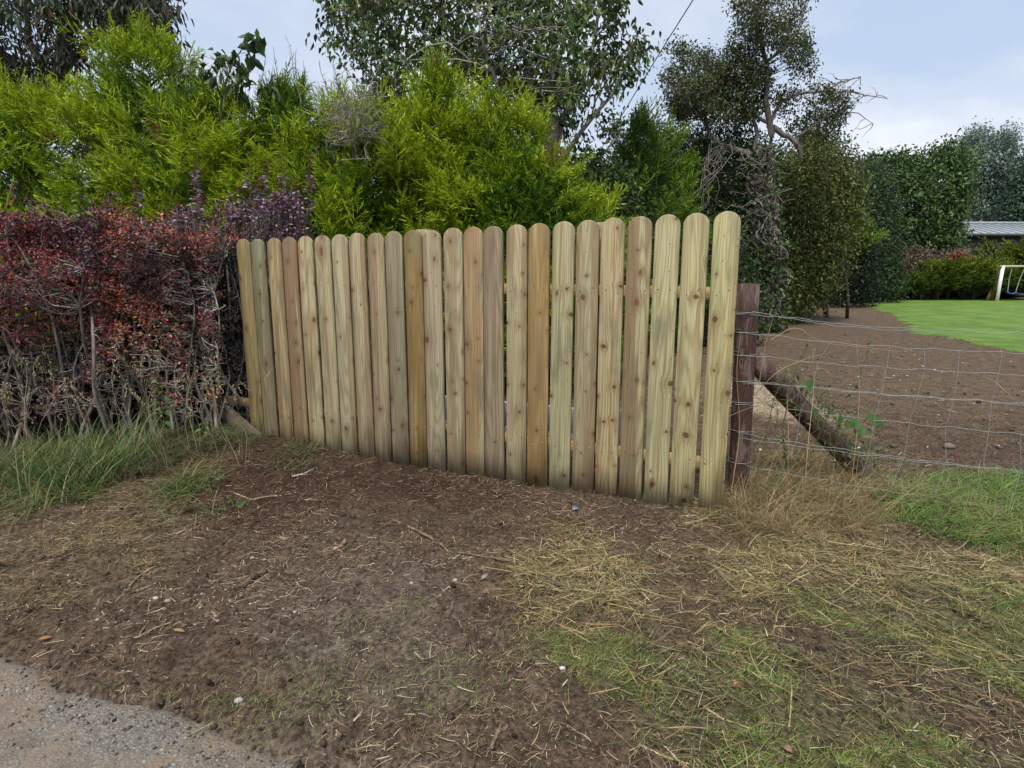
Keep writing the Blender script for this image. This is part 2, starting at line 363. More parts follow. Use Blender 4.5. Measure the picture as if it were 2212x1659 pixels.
f = np.stack([idx[:-1, :-1], idx[:-1, 1:], idx[1:, 1:], idx[1:, :-1]], -1).reshape(-1, 4)
col = np.broadcast_to(np.array([.082, .058, .041]), (len(x), 3)).copy()
def lay(m, c):
    global col
    m = m[:, None]; col = col * (1 - m) + np.array(c) * m
far = np.clip((y - 5.0) / 2, 0, 1) * (x > .5); lay(far * .9, (.118, .086, .060))
lay(soft('grey', x, y, .15) * .7, (.115, .094, .077))
lay(soft('red', x, y, .12) * .85, (.045, .024, .017))
st = soft('straw', x, y); lay(st * .5, (.115, .085, .05))
gr = soft('green', x, y) * (1 - soft('bare', x, y)) * (1 - soft('bare2', x, y)); lay(gr * .5, (.07, .08, .030))
lay(soft('lstraw', x, y) * .6, (.10, .075, .045)); lay(soft('lgrass', x, y) * .6, (.04, .045, .02)); lay(soft('rgrass', x, y) * .7, (.07, .08, .03))
lay(rd, (.14, .115, .09))
lay(soft('sand', x, y, .12), (.30, .245, .17))
g = Geo(); g.add(np.stack([x, y, z], 1), f, col)
s = NT('soil'); va = s.n('ShaderNodeVertexColor', layer_name='Col').outputs[0]; P = s.n('ShaderNodeTexCoord').outputs['Object']
n1 = s.noise(P, 45, 6, .7); n2 = s.noise(P, 7, 4, .6); n3 = s.noise(P, 260, 3, .6)
c = s.mix(1.0, va, s.mix(s.ss(n1, .33, .68), (.38, .38, .38), (1.7, 1.65, 1.6)), 'MULTIPLY')
c = s.mix(1.0, c, s.mix(s.ss(n2, .35, .65), (.78, .76, .74), (1.2, 1.2, 1.2)), 'MULTIPLY')
c = s.mix(s.m('MULTIPLY', s.ss(n3, .66, .74), .5), c, (.30, .25, .20))
s.set(s.b.inputs['Base Color'], c); s.b.inputs['Roughness'].default_value = .95; s.b.inputs['Specular IOR Level'].default_value = .15
s.bump(s.m('ADD', n1, s.m('MULTIPLY', n3, .35)), .9, .012)
o = g.build('ground', s.mat, smooth=True); tag(o, 'bare brown soil and worn turf in front of and behind the fence', kind='structure')
# road
xr = np.arange(-3.6, 1.2, .03); yr = np.concatenate([-np.geomspace(.2, 20, 10)[::-1], np.arange(0, 2.9, .03)])
RX, RY = np.meshgrid(np.concatenate([-np.geomspace(3.63, 60, 12)[::-1], xr]), yr); x = RX.ravel(); y = RY.ravel()
zr = -.026 + (fbm(x * 1.2, y * 1.2, 0, 31, 2) - .5) * .02 + (vn(x * 40, y * 40, 0, 33) - .5) * .004
ny, nx = RX.shape; idx = np.arange(nx * ny).reshape(ny, nx)
f = np.stack([idx[:-1, :-1], idx[:-1, 1:], idx[1:, 1:], idx[1:, :-1]], -1).reshape(-1, 4)
inr = soft('road', x, y, .1); zr = zr - (1 - np.clip(inr * 1.6, 0, 1)) * .06
s = NT('worn_asphalt'); P = s.n('ShaderNodeTexCoord').outputs['Object']
vo = s.n('ShaderNodeTexVoronoi', {'Vector': P, 'Scale': 105.0}); vo2 = s.n('ShaderNodeTexVoronoi', {'Vector': P, 'Scale': 190.0})
cr = s.n('ShaderNodeSeparateColor', {0: vo.outputs['Color']}).outputs
stone = s.mix(cr[0], (.13, .122, .112), (.27, .255, .235))
c = s.mix(s.ss(vo.outputs['Distance'], .30, .62), stone, (.13, .11, .09))
c = s.mix(s.m('MULTIPLY', s.ss(s.noise(P, 3.1, 6, .65), .44, .6), .8), c, (.20, .15, .105))
c = s.mix(s.m('MULTIPLY', s.ss(s.noise(P, 6.5, 7, .7), .5, .62), .8), c, (.13, .10, .075))
c = s.mix(s.m('MULTIPLY', s.ss(s.noise(P, 30, 4, .6), .5, .7), .35), c, (.27, .22, .17))
s.set(s.b.inputs['Base Color'], c); s.b.inputs['Roughness'].default_value = .85
s.bump(s.m('SUBTRACT', 1.0, s.m('ADD', vo.outputs['Distance'], s.m('MULTIPLY', vo2.outputs['Distance'], .4))), .7, .006)
g = Geo(); g.add(np.stack([x, y, zr], 1), f); o = g.build('road', s.mat, smooth=True); tag(o, 'worn grey stony asphalt lane edge with brown dirt', kind='structure')
# lawn sheet
n = 90; LB = np.array([[q[0], q[1]] for q in LAWN], float)
xl = np.concatenate([np.arange(4, 40, .25), np.geomspace(40, 160, 20)]); yl = np.arange(9, 38.5, .25)
LX, LY = np.meshgrid(xl, yl); x = LX.ravel(); y = LY.ravel(); il = soft('lawn', x, y, .25, 8)
zl = gz(x, y) + .03 - (1 - np.clip(il * 1.4, 0, 1)) * .08
ny, nx = LX.shape; idx = np.arange(nx * ny).reshape(ny, nx)
f = np.stack([idx[:-1, :-1], idx[:-1, 1:], idx[1:, 1:], idx[1:, :-1]], -1).reshape(-1, 4)
k = il[f].max(1) > 0; f = f[k]
s = NT('mown_lawn'); P = s.n('ShaderNodeTexCoord').outputs['Object']
xx = s.n('ShaderNodeSeparateXYZ', {0: P}).outputs
c = s.mix(s.ss(s.noise(P, .8, 5, .6), .35, .65), (.085, .17, .014), (.17, .28, .03))
c = s.mix(s.m('MULTIPLY', s.ss(s.noise(P, 7, 6, .8), .42, .62), .7), c, (.075, .17, .010))
c = s.mix(s.m('MULTIPLY', s.ss(s.noise(P, 1.6, 5, .7), .5, .7), .55), c, (.24, .28, .07))
s.set(s.b.inputs['Base Color'], c); s.b.inputs['Roughness'].default_value = .8; s.bump(s.noise(P, 40, 4, .7), 1.0, .03)
g = Geo(); g.add(np.stack([x, y, zl], 1), f); o = g.build('lawn', s.mat, smooth=True); tag(o, 'bright green mown lawn beyond the bare field', kind='structure')

# ------------------------------------------------------------------ the fence
PR = gp(1533, 1104); PL = gp(560, 957); FD = nrm(PR - PL); FN = np.array([FD[1], -FD[0], 0.]); FN = FN if FN[1] < 0 else -FN
def onplane(u, v, off=0.0):
    d = rays(u, v); o = np.array([0, 0, CZ]); t = ((PL + FN * off - o) @ FN) / (d @ FN); return o + d * np.asarray(t)[..., None]
yaw = math.atan2(FD[1], FD[0]); FM = np.stack([FD, -FN, np.array([0, 0, 1.])], 1)
tops = [(525, 516), (557, 516), (591, 514), (625, 512), (660, 510), (697, 508), (733, 506), (772, 503), (810, 503), (850, 499), (891, 497), (932, 497), (978, 492), (1022, 490), (1067, 488), (1116, 485), (1165, 482), (1217, 478), (1272, 475), (1326, 470), (1384, 467), (1444, 463), (1505, 460), (1574, 456)]
BC = [((.24, .19, .085), (.17, .125, .055), .6, .25), ((.21, .19, .12), (.15, .135, .09), .6, .2), ((.36, .30, .17), (.25, .165, .095), .5, .4),
      ((.30, .245, .15), (.22, .135, .085), 1.1, .45), ((.40, .36, .23), (.29, .21, .12), .3, .3), ((.38, .34, .22), (.27, .215, .14), .3, .45),
      ((.38, .35, .24), (.29, .24, .16), .3, .3), ((.38, .335, .225), (.27, .195, .13), .7, .4), ((.34, .28, .18), (.235, .175, .12), .8, .55),
      ((.34, .31, .21), (.215, .19, .14), .8, .35), ((.29, .21, .085), (.20, .135, .05), .9, .4), ((.36, .315, .225), (.285, .235, .17), .6, .25),
      ((.37, .33, .22), (.28, .22, .145), .4, .4), ((.38, .315, .185), (.29, .20, .11), .6, .35), ((.28, .23, .165), (.20, .155, .11), .9, .2),
      ((.39, .345, .22), (.29, .225, .14), .4, .5), ((.36, .275, .13), (.27, .185, .075), .7, .3), ((.38, .365, .225), (.29, .245, .145), .2, .35),
      ((.35, .305, .20), (.27, .21, .135), .7, .45), ((.42, .37, .225), (.34, .21, .105), .45, .45), ((.40, .365, .225), (.215, .155, .09), .95, .45),
      ((.43, .41, .245), (.32, .27, .155), .15, .3), ((.45, .42, .24), (.32, .25, .135), .25, .3), ((.46, .425, .225), (.35, .30, .16), .2, .35)]
blab = {0: 'narrow-looking olive brown board at the hedge end', 1: 'dull grey-green weathered board', 3: 'reddish brown knotty board', 10: 'darkest golden brown board with a big round knot', 11: 'pinkish grey board with a split', 14: 'plain grey-brown board', 16: 'warm golden board', 20: 'board half pale sapwood and half dark heartwood', 23: 'pale yellow-green board at the post end'}
pc = (onplane(525, 720) + onplane(1550, 780)) / 2
fence = thing('wooden_fence', 'pale new timber fence of round-topped vertical boards between red hedge and dark post', 'fence', (pc[0], pc[1], 0))
M['nail'] = plain('nail_head', (.10, .08, .07), .4, .7); M['nailpale'] = plain('zinc_nail', (.6, .6, .58), .4, .5)
M['endgrain'] = plain('board_end_grain', (.42, .35, .21), .8, 0, .2, 60)
railz = [(onplane(1531, 619.5, -.03)[2], onplane(682, 604, -.03)[2]), (onplane(1510, 986, -.03)[2], onplane(958, 915, -.03)[2])]
def fpos(P): return float((np.asarray(P) - PL) @ FD)
rsx = [(fpos(onplane(1531, 619.5, -.03)), fpos(onplane(682, 604, -.03))), (fpos(onplane(1510, 986, -.03)), fpos(onplane(958, 915, -.03)))]
def railat(k, sx):
    (z1, z0), (a1, a0) = railz[k], rsx[k]; return z0 + (z1 - z0) * (sx - a0) / (a1 - a0)
rr = random.Random(5)
posn = []
for i, (tu, tv) in enumerate(tops):
    T = onplane(tu, tv); posn.append(T)
for i, T in enumerate(posn):
    sx = fpos(T); zb = -.012 + rr.uniform(-.004, .006); 
    if i < 2: zb = -.06
    h = T[2] - zb; wd = .152 + rr.uniform(-.002, .002); t = .022; r = wd / 2; rise = r * .92; ch = .0035
    pts = [(-wd / 2, 0), (wd / 2, rr.uniform(-.004, .004)), (wd / 2, h - rise)]
    for q in range(1, 16):
        a = math.pi * q / 16; pts.append((r * math.cos(a), h - rise + rise * math.sin(a)))
    pts.append((-wd / 2, h - rise))
    pts = np.array(pts)
    # densify the sides and let the board bow a little
    out_ = []
    for q in range(len(pts)):
        a, b = pts[q], pts[(q + 1) % len(pts)]; out_.append(a)
        L = np.hypot(*(b - a))
        if L > .3:
            for m_ in range(1, 8): out_.append(a + (b - a) * m_ / 8)
    pts = np.array(out_); c0 = np.array([0, h / 2]); n = len(pts)
    ins = pts.copy(); ins[:, 0] -= np.sign(ins[:, 0]) * ch * np.minimum(1, np.abs(ins[:, 0]) / .02); ins[:, 1] -= np.where(ins[:, 1] > h - rise, ch, 0)
    bow = rr.uniform(-.003, .003); bw = lambda p: bow * np.sin(p[:, 1] / h * math.pi)
    ring = lambda p, yy: np.stack([p[:, 0] + bw(p), np.full(n, yy), p[:, 1]], 1)
    V = np.concatenate([ring(ins, -t / 2), ring(pts, -t / 2 + ch), ring(pts, t / 2)])
    j = np.arange(n); j2 = (j + 1) % n
    fs = np.concatenate([np.stack([j, j2, n + j2, n + j], 1)[:, ::-1], np.stack([n + j, n + j2, 2 * n + j2, 2 * n + j], 1)[:, ::-1]])
    g = Geo(); g.add(V, fs); g.add(np.zeros((0, 3)), np.array([np.arange(n)]) - g.n); g.add(np.zeros((0, 3)), np.array([np.arange(2 * n, 3 * n)[::-1]]) - g.n)
    for k in (0, 1):
        zr_ = railat(k, sx) - .035 - zb
        for side in (-1, 1):
            nxp = side * .038 + rr.uniform(-.008, .008); nz = zr_ + rr.uniform(-.02, .02)
            a = np.arange(6) * math.pi / 3
            g.add(np.stack([nxp + .0042 * np.cos(a), np.full(6, -t / 2 - .0012), nz + .0042 * np.sin(a)], 1), [list(range(6))], None, 2 if (k and i > 9 and rr.random() < .4) else 1)
    b_, h_, am, kn = BC[i]; b_ = tuple(q * .86 + f * .14 for q, f in zip(b_, (.37, .325, .205))); h_ = tuple(q * .86 + f * .14 for q, f in zip(h_, (.27, .205, .125))); b_ = tuple(q * f for q, f in zip(b_, (.97, .955, .88))); h_ = tuple(q * f for q, f in zip(h_, (.97, .92, .84))); kn = min(.65, kn + .1)
    wm_ = wood('board_wood_%d' % i, b_, h_, am, 3.1 * i + 1.7, kn)
    me = g.build('board', [wm_, M['nail'], M['nailpale']], None)
    p = PL + FD * sx
    me.location = Vector((p[0], p[1], zb)) - Vector(fence.location); me.parent = fence
    me.rotation_euler = (0, rr.uniform(-.003, .003), yaw + rr.uniform(-.008, .008))
    if i in blab: me['label'] = blab[i]
def fbar(name, s0, z0, s1, z1, th, ht, off, mat, label=None):
    a = PL + FD * s0 + FN * off + np.array([0, 0, z0]); b = PL + FD * s1 + FN * off + np.array([0, 0, z1]); L = np.linalg.norm(b - a)
    g = Geo(); box(g, 0, 0, 0, ht, th, L, None, 0, None, .003)
    o = g.build(name, mat); o.parent = fence; c = (a + b) / 2
    o.location = Vector(c) - Vector(fence.location)
    d = nrm(b - a); zx = d; yx = -FN; xx = np.cross(yx, zx)
    o.rotation_euler = Matrix(np.stack([xx, yx, zx], 1).tolist()).to_euler()
    if label: o['label'] = label
    return o
M['rail'] = wood('rail_wood', (.44, .34, .16), (.34, .23, .10), .5, 91.3, .3)
M['railold'] = wood('fence_post_wood', (.36, .31, .20), (.27, .20, .13), .6, 55.3, .3)
sA, sB = fpos(posn[0]), fpos(posn[-1])
for k in (0, 1):
    a0 = sA - (.05 if k == 0 else .42); b0 = sB + .06
    fbar('rail', a0, railat(k, a0) - .038, b0, railat(k, b0) - .038, .038, .075, -.032, M['rail'])
for (pu, pv) in ((918, 496), (1303, 481)):
    T = onplane(pu, pv, -.10); sx = fpos(T)
    fbar('fence_post', sx, -.3, sx, T[2], .075, .095, -.092, M['railold'])
# grey plank leaning in the grass at the hedge end
a = gp(566, 958, .0); b = ad(440, 850, a[1] + .45)
pl = thing('plank', 'weathered grey plank slanting down into the grass at the hedge end of the fence', 'plank', (a[0], a[1], 0))
g = Geo(); L = np.linalg.norm(b - a); box(g, 0, 0, 0, .13, .03, L, None, 0, None, .004); o = g.build('plank_board', wood('grey_plank_wood', (.27, .26, .20), (.20, .185, .14), .5, 17.7, .3))
d = nrm(b - a); yx = nrm(np.cross(d, np.cross(np.array([0, 1., 0]), d))); xx = np.cross(yx, d)
o.parent = pl; o.location = Vector((a + b) / 2) - Vector(pl.location) + Vector((0, 0, -.03)); o.rotation_euler = Matrix(np.stack([xx, yx, d], 1).tolist()).to_euler()
bpy.data.objects.remove(pl); o.location = Vector((a + b) / 2) + Vector((0, -.05, .04)); o.name = 'plank'
tag(o, 'weathered grey plank slanting down into the grass at the hedge end of the fence', 'plank')
# white boards lying behind the fence, seen through the gaps
M['whitewood'] = plain('chipped_white_paint', (.80, .81, .82), .6, 0, .12, 25)
a = onplane(940, 905, -.75); b = onplane(1250, 925, -.75)
g = Geo(); box(g, 0, 0, 0, 1, 1, 1); g = Geo()
Lb = np.linalg.norm((b - a)[:2]); mid = (a + b) / 2; FMx = frame(np.array([b[0] - a[0], b[1] - a[1], 0]))
ztop = onplane(1100, 868, -.75)[2]
for q in range(2): box(g, mid[0], mid[1], ztop * (.25 + .5 * q), Lb, .06, ztop * .49, None, 0, FMx, .004)
for q in (-.45, 0, .45): box(g, mid[0] + FMx[0, 0] * Lb * q, mid[1] + FMx[1, 0] * Lb * q + .06, ztop * .45, .06, .05, ztop * .85, None, 0, FMx, .003)
o = g.build('white_crate', M['whitewood']); tag(o, 'low white painted slatted crate behind the fence, seen through its gaps', 'crate')
a = onplane(1338, 950, -.35); g = Geo(); zt = onplane(1338, 886, -.35)[2]
box(g, a[0], a[1], zt / 2 - .02, .16, .03, zt + .04, None, 0, FMx, .003); o = g.build('white_board', M['whitewood']); tag(o, 'upright white board standing behind the fence near its right end', 'board')

# ------------------------------------------------------------------ wire fence
s = NT('creosoted_wood'); P = s.n('ShaderNodeTexCoord').outputs['Object']; xx = s.n('ShaderNodeSeparateXYZ', {0: P}).outputs
wv = s.noise(s.v(s.m('MULTIPLY', xx[0], 30), s.m('MULTIPLY', xx[1], 30), s.m('MULTIPLY', xx[2], 5)), 1, 4, .6, 1.2)
rg = s.m('MULTIPLY_ADD', s.m('SINE', s.m('MULTIPLY', wv, 40)), .5, .5)
c = s.mix(s.m('MULTIPLY', rg, .9), (.030, .011, .009), (.095, .042, .030))
c = s.mix(s.m('MULTIPLY', s.ss(s.noise(s.v(xx[0], xx[1], s.m('MULTIPLY', xx[2], .25)), 18, 5, .65, .6), .50, .56), .7), c, (.15, .115, .095))
c = s.mix(s.m('MULTIPLY', s.ss(s.noise(P, 11, 4), .6, .7), .8), c, (.03, .016, .014))
s.set(s.b.inputs['Base Color'], c); s.b.inputs['Roughness'].default_value = .7; s.bump(wv, .8, .006); M['creo'] = s.mat
PB = gp(1594, 1062); pw = thing('wire_fence', 'galvanised stock wire fence on a dark red-brown round post with slanting strut', 'wire fence', (PB[0], PB[1], 0))
PT = ad(1617, 613, PB[1])
g = Geo(); K = 9; zs = np.linspace(-.3, PT[2], K); ax = np.stack([PB[0] + (PT[0] - PB[0]) * np.clip(zs / PT[2], 0, 1), np.full(K, PB[1]), zs], 1)
th = np.arange(20) * 2 * math.pi / 20; rad = .070 * (1 + .05 * (vn(np.cos(th)[None] * 2 + 5, np.sin(th)[None] * 2, zs[:, None] * 3, 4) - .5) * 2)
V = np.stack([ax[:, None, 0] + rad * np.cos(th), ax[:, None, 1] + rad * np.sin(th), np.broadcast_to(ax[:, None, 2], rad.shape)], -1)
j = np.arange(20); fs = np.concatenate([np.stack([k * 20 + j, k * 20 + (j + 1) % 20, k * 20 + 20 + (j + 1) % 20, k * 20 + 20 + j], 1) for k in range(K - 1)])
g.add(V, fs); g.add(np.zeros((0, 3)), np.array([np.arange((K - 1) * 20, K * 20)]) - g.n)
top = np.array([PT[0], PT[1], PT[2]]); o = g.build('post', M['creo'], pw); o['label'] = 'dark red-brown peeling round post'
SA = ad(1630, 778, PB[1] + .02); SB = gp(1872, 1034, -.02)
SB = SB + (SB - SA) * .15
g = Geo(); tubes(g, (SA + (SB - SA) * np.linspace(0, 1, 9)[:, None])[None], .070 * (1 + .04 * np.sin(np.arange(9)))[None], 18); o = g.build('strut', M['creo'], pw); o['label'] = 'dark round strut slanting down from the post to the grass'
WD = nrm(ad(2212, 940, 3.62) - ad(1640, 940, PB[1]))
def wpt(u, v):
    # a point on the wire plane through the post, running right and a little nearer
    n = np.array([-WD[1], WD[0], 0]); n = nrm(n); d = rays(u, v); o = np.array([0, 0, CZ]); q = PB + np.array([0, -.075, 0])
    return o + d * (((q - o) @ n) / (d @ n))
WIRES = [[(1589, 679), (1600, 679), (1677, 683), (1760, 692), (1829, 701), (1950, 709), (2212, 719)], [(1625, 674), (1700, 686), (1760, 697), (1829, 706), (1950, 714), (2212, 720)],
         [(1592, 719), (1645, 722), (1785, 739), (1930, 750), (2212, 763)], [(1589, 767), (1680, 773), (1773, 785), (1960, 797), (2212, 810)],
         [(1600, 824), (1680, 829), (1745, 835), (1900, 850), (2212, 873)], [(1606, 828), (1700, 832), (1900, 852), (2212, 871)],
         [(1589, 873), (1700, 884), (1833, 901), (2000, 918), (2212, 939)], [(1593, 935), (1700, 953), (1821, 971), (2000, 996), (2212, 1017)],
         [(1600, 947), (1821, 977), (2000, 999), (2212, 1020)], [(1600, 1001), (1645, 1013), (1830, 1046), (2029, 1077), (2212, 1103)]]
wl = []
for q, Wp in enumerate(WIRES):
    p3 = [wpt(*p_) for p_ in Wp]; dlt = p3[-1] - p3[-2]; p3.append(p3[-1] + dlt * 2.5)
    p3 = np.array(p3); D = np.r_[0, np.cumsum(np.linalg.norm(np.diff(p3, axis=0), axis=1))]; tt = np.linspace(0, D[-1], 90)
    C3 = np.stack([np.interp(tt, D, p3[:, k]) for k in range(3)], 1); C3[:, 2] += .004 * np.sin(tt * 21 + q) + .002 * rng.normal(size=90) * (tt > .1)
    wl.append(C3); g = Geo(); tubes(g, C3[None], .0013, 5); g.build('line_wire', M['wire'], pw, True)
def wz(k, t): return wl[k][int(t)]
sets = [(2, 3), (3, 4), (4, 6), (6, 7), (7, 9)]
for q, (ua, ub) in enumerate([(1787, 1773), (1927, 1917), (2003, 1992), (2078, 2070), (2159, 2152), (2250, 2240), (2350, 2340)]):
    pts3 = []
    for k in (2, 3, 4, 6, 7, 9):
        U, _ = uv(wl[k]); i_ = int(np.argmin(np.abs(U - (ua + (ub - ua) * (k - 2))))); pts3.append(wl[k][i_] + np.array([0, -.002, 0]))
    pts3 = np.array(pts3); g = Geo(); tubes(g, pts3[None], .0012, 5); g.build('stay_wire', M['wire'], pw, True)

# each line wire is wound round the post
for q, Wp in enumerate(WIRES):
    if q in (1, 5, 8): continue
    zq = wl[q][0][2]; th = np.linspace(0, 2 * math.pi * 1.6, 30); pxc = PB[0] + (PT[0] - PB[0]) * zq / PT[2]
    g = Geo(); tubes(g, np.stack([pxc + .0745 * np.cos(th), PB[1] + .0745 * np.sin(th), zq + .008 * np.sin(th * .5 + q) + th * .0012], 1)[None], .0016, 5); g.build('wire_wrap', M['wire'], pw, True)
# tall green weed stems growing through the wire
g = Geo(); tw_ = []
for pts_, r_ in [([(1700, 1010), (1690, 930), (1705, 850), (1722, 790), (1745, 745)], .005), ([(1620, 1080), (1650, 960), (1672, 860), (1700, 800)], .004), ([(1800, 1000), (1812, 900), (1845, 845), (1872, 770), (1880, 735)], .003), ([(1690, 1090), (1740, 1010), (1790, 890)], .003), ([(1640, 1060), (1700, 1000), (1690, 940)], .003)]:
    p_ = np.array([ad(a_, b_, 3.85) for a_, b_ in pts_]); t_ = np.linspace(0, len(p_) - 1, 16); C_ = np.stack([np.interp(t_, np.arange(len(p_)), p_[:, k]) for k in range(3)], 1); tubes(g, C_[None], np.linspace(r_, r_ * .5, 16)[None], 6, (.13, .14, .05)); tw_.append(C_)
C_ = np.concatenate(tw_); k = rng.integers(0, len(C_), 150); leaves(g, C_[k], nrm(rdir(150) + np.array([0, 0, -.2])), rng.uniform(.015, .045, 150), rng.uniform(.006, .02, 150), bcol((.11, .16, .05), 150, .3, .1), .2)
o = g.build('tall_weed', M['leaf']); tag(o, 'tall green-brown weed stems growing up through the wire in front of the strut', 'weed')

# ------------------------------------------------------------------ vegetation builders
def poly_pts(poly, n):
    p = np.array(poly, float); lo, hi = p.min(0), p.max(0); res = np.zeros((0, 2))
    while len(res) < n:
        q = rng.uniform(lo, hi, (n * 3, 2)); res = np.concatenate([res, q[pip(q[:, 0], q[:, 1], poly)]])
    return res[:n]
def crown(polys, Y, thick, n, gapn=.42, gsc=1.4, ymin=None):
    """targets spread through a crown's volume; polys [(outline, share)]"""
    out = []
    for poly, sh in polys:
        m = int(n * sh * 2.2); q = poly_pts(poly, m); d = pdist(q[:, 0], q[:, 1], poly); d = d / d.max()
        dy = rng.uniform(-1, 1, m) * thick * .5 * np.sqrt(np.clip(d * 1.5, .05, 1))
        P = ad(q[:, 0], q[:, 1], Y + dy); k = fbm(P[:, 0] * gsc, P[:, 1] * gsc, P[:, 2] * gsc, int(Y * 7), 2) > gapn
        out.append(P[k][:int(n * sh)])
    P = np.concatenate(out); return P[P[:, 2] > .02]
def limb(pts, Y, r0, r1, K=12):
    """limb along photo points (u, v[, dY]) at distance Y"""
    p = np.array([ad(q[0], q[1], Y + (q[2] if len(q) > 2 else 0)) for q in pts]); D = np.r_[0, np.cumsum(np.linalg.norm(np.diff(p, axis=0), axis=1))]
    t = np.linspace(0, D[-1], K); P = np.stack([np.interp(t, D, p[:, k]) for k in range(3)], 1)
    s_ = np.linspace(0, 1, K); P += rng.normal(size=P.shape) * (r0 * .25) * (s_ * (1 - s_) * 4)[:, None]
    return P, np.linspace(r0, r1, K)
def nearest(A, B, up=.6):
    """index into B (limb points) of the best join for each A: near and rather below"""
    idx = np.zeros(len(A), int)
    for s0 in range(0, len(A), 4000):
        a = A[s0:s0 + 4000]; d = a[:, None] - B[None]; dist = np.linalg.norm(d, axis=2) + up * np.maximum(0, -d[..., 2]) * 2
        idx[s0:s0 + 4000] = dist.argmin(1)
    return idx
def make_tree(name, label, cat, base, limbs, T, leaf, cols, bark=(.10, .085, .07), group=None, frac=.14, tw=.012, nl=14, sig=.12, lmat='leaf', droop=.3, lw=1.0, updir=.0, tcol=None, cv=.25, pname=('trunk', 'crown')):
    root = thing(name, label, cat, (base[0], base[1], base[2]), group)
    g = Geo(); LP = []
    for P, r in limbs: tubes(g, P[None], r[None], 8, bark); LP.append(P)
    LP = np.concatenate([np.concatenate([P[:-1] * (1 - t) + P[1:] * t for t in (0, .5)]) for P in LP])
    n2 = max(4, int(len(T) * frac)); sel = rng.choice(len(T), n2, replace=False); i = nearest(T[sel], LP)
    S2 = curve(LP[i], T[sel], 7, .10, .04); dist = np.linalg.norm(T[sel] - LP[i], axis=1)
    r2 = np.clip(tw * (.6 + dist * .5), tw * .5, tw * 3)[:, None] * np.linspace(1, .3, 7)[None]
    tubes(g, S2, r2, 4, tcol if tcol is not None else bark)
    SP = np.concatenate([LP, S2.reshape(-1, 3)]); i = nearest(T, SP, .4); S3 = curve(SP[i], T, 5, .12)
    tubes(g, S3, np.linspace(tw * .45, tw * .15, 5)[None] * np.ones((len(T), 1)), 3, tcol if tcol is not None else bark)
    g.build(pname[0], M['bark'], root)
    g = Geo(); n = len(T) * nl; k = np.repeat(np.arange(len(T)), nl); t = rng.uniform(.35, 1.05, n)
    a = S3[k, 3]; b = S3[k, 4]; P = a + (b - a) * (t * 1.2 - .2)[:, None] + rng.normal(size=(n, 3)) * sig
    A = nrm(rdir(n) + nrm(b - a) * .6 + np.array([0, 0, updir - droop])); C = np.asarray(cols, float)
    cl = rng.integers(0, len(C), len(T)); pick = np.where(rng.random(n) < .65, cl[k], rng.integers(0, len(C), n))
    cc = bcol(C[pick], n, .18, .06) * (1 + rng.normal(0, cv, len(T))[k])[:, None]
    L = leaf * rng.uniform(.6, 1.25, n)
    leaves(g, P, A, L, L * rng.uniform(.4, .6, n) * lw, np.clip(cc, .004, .9), .15, Nn=nrm(rdir(n) + np.array([0, 0, .5])))
    g.build(pname[1], M[lmat], root); return root
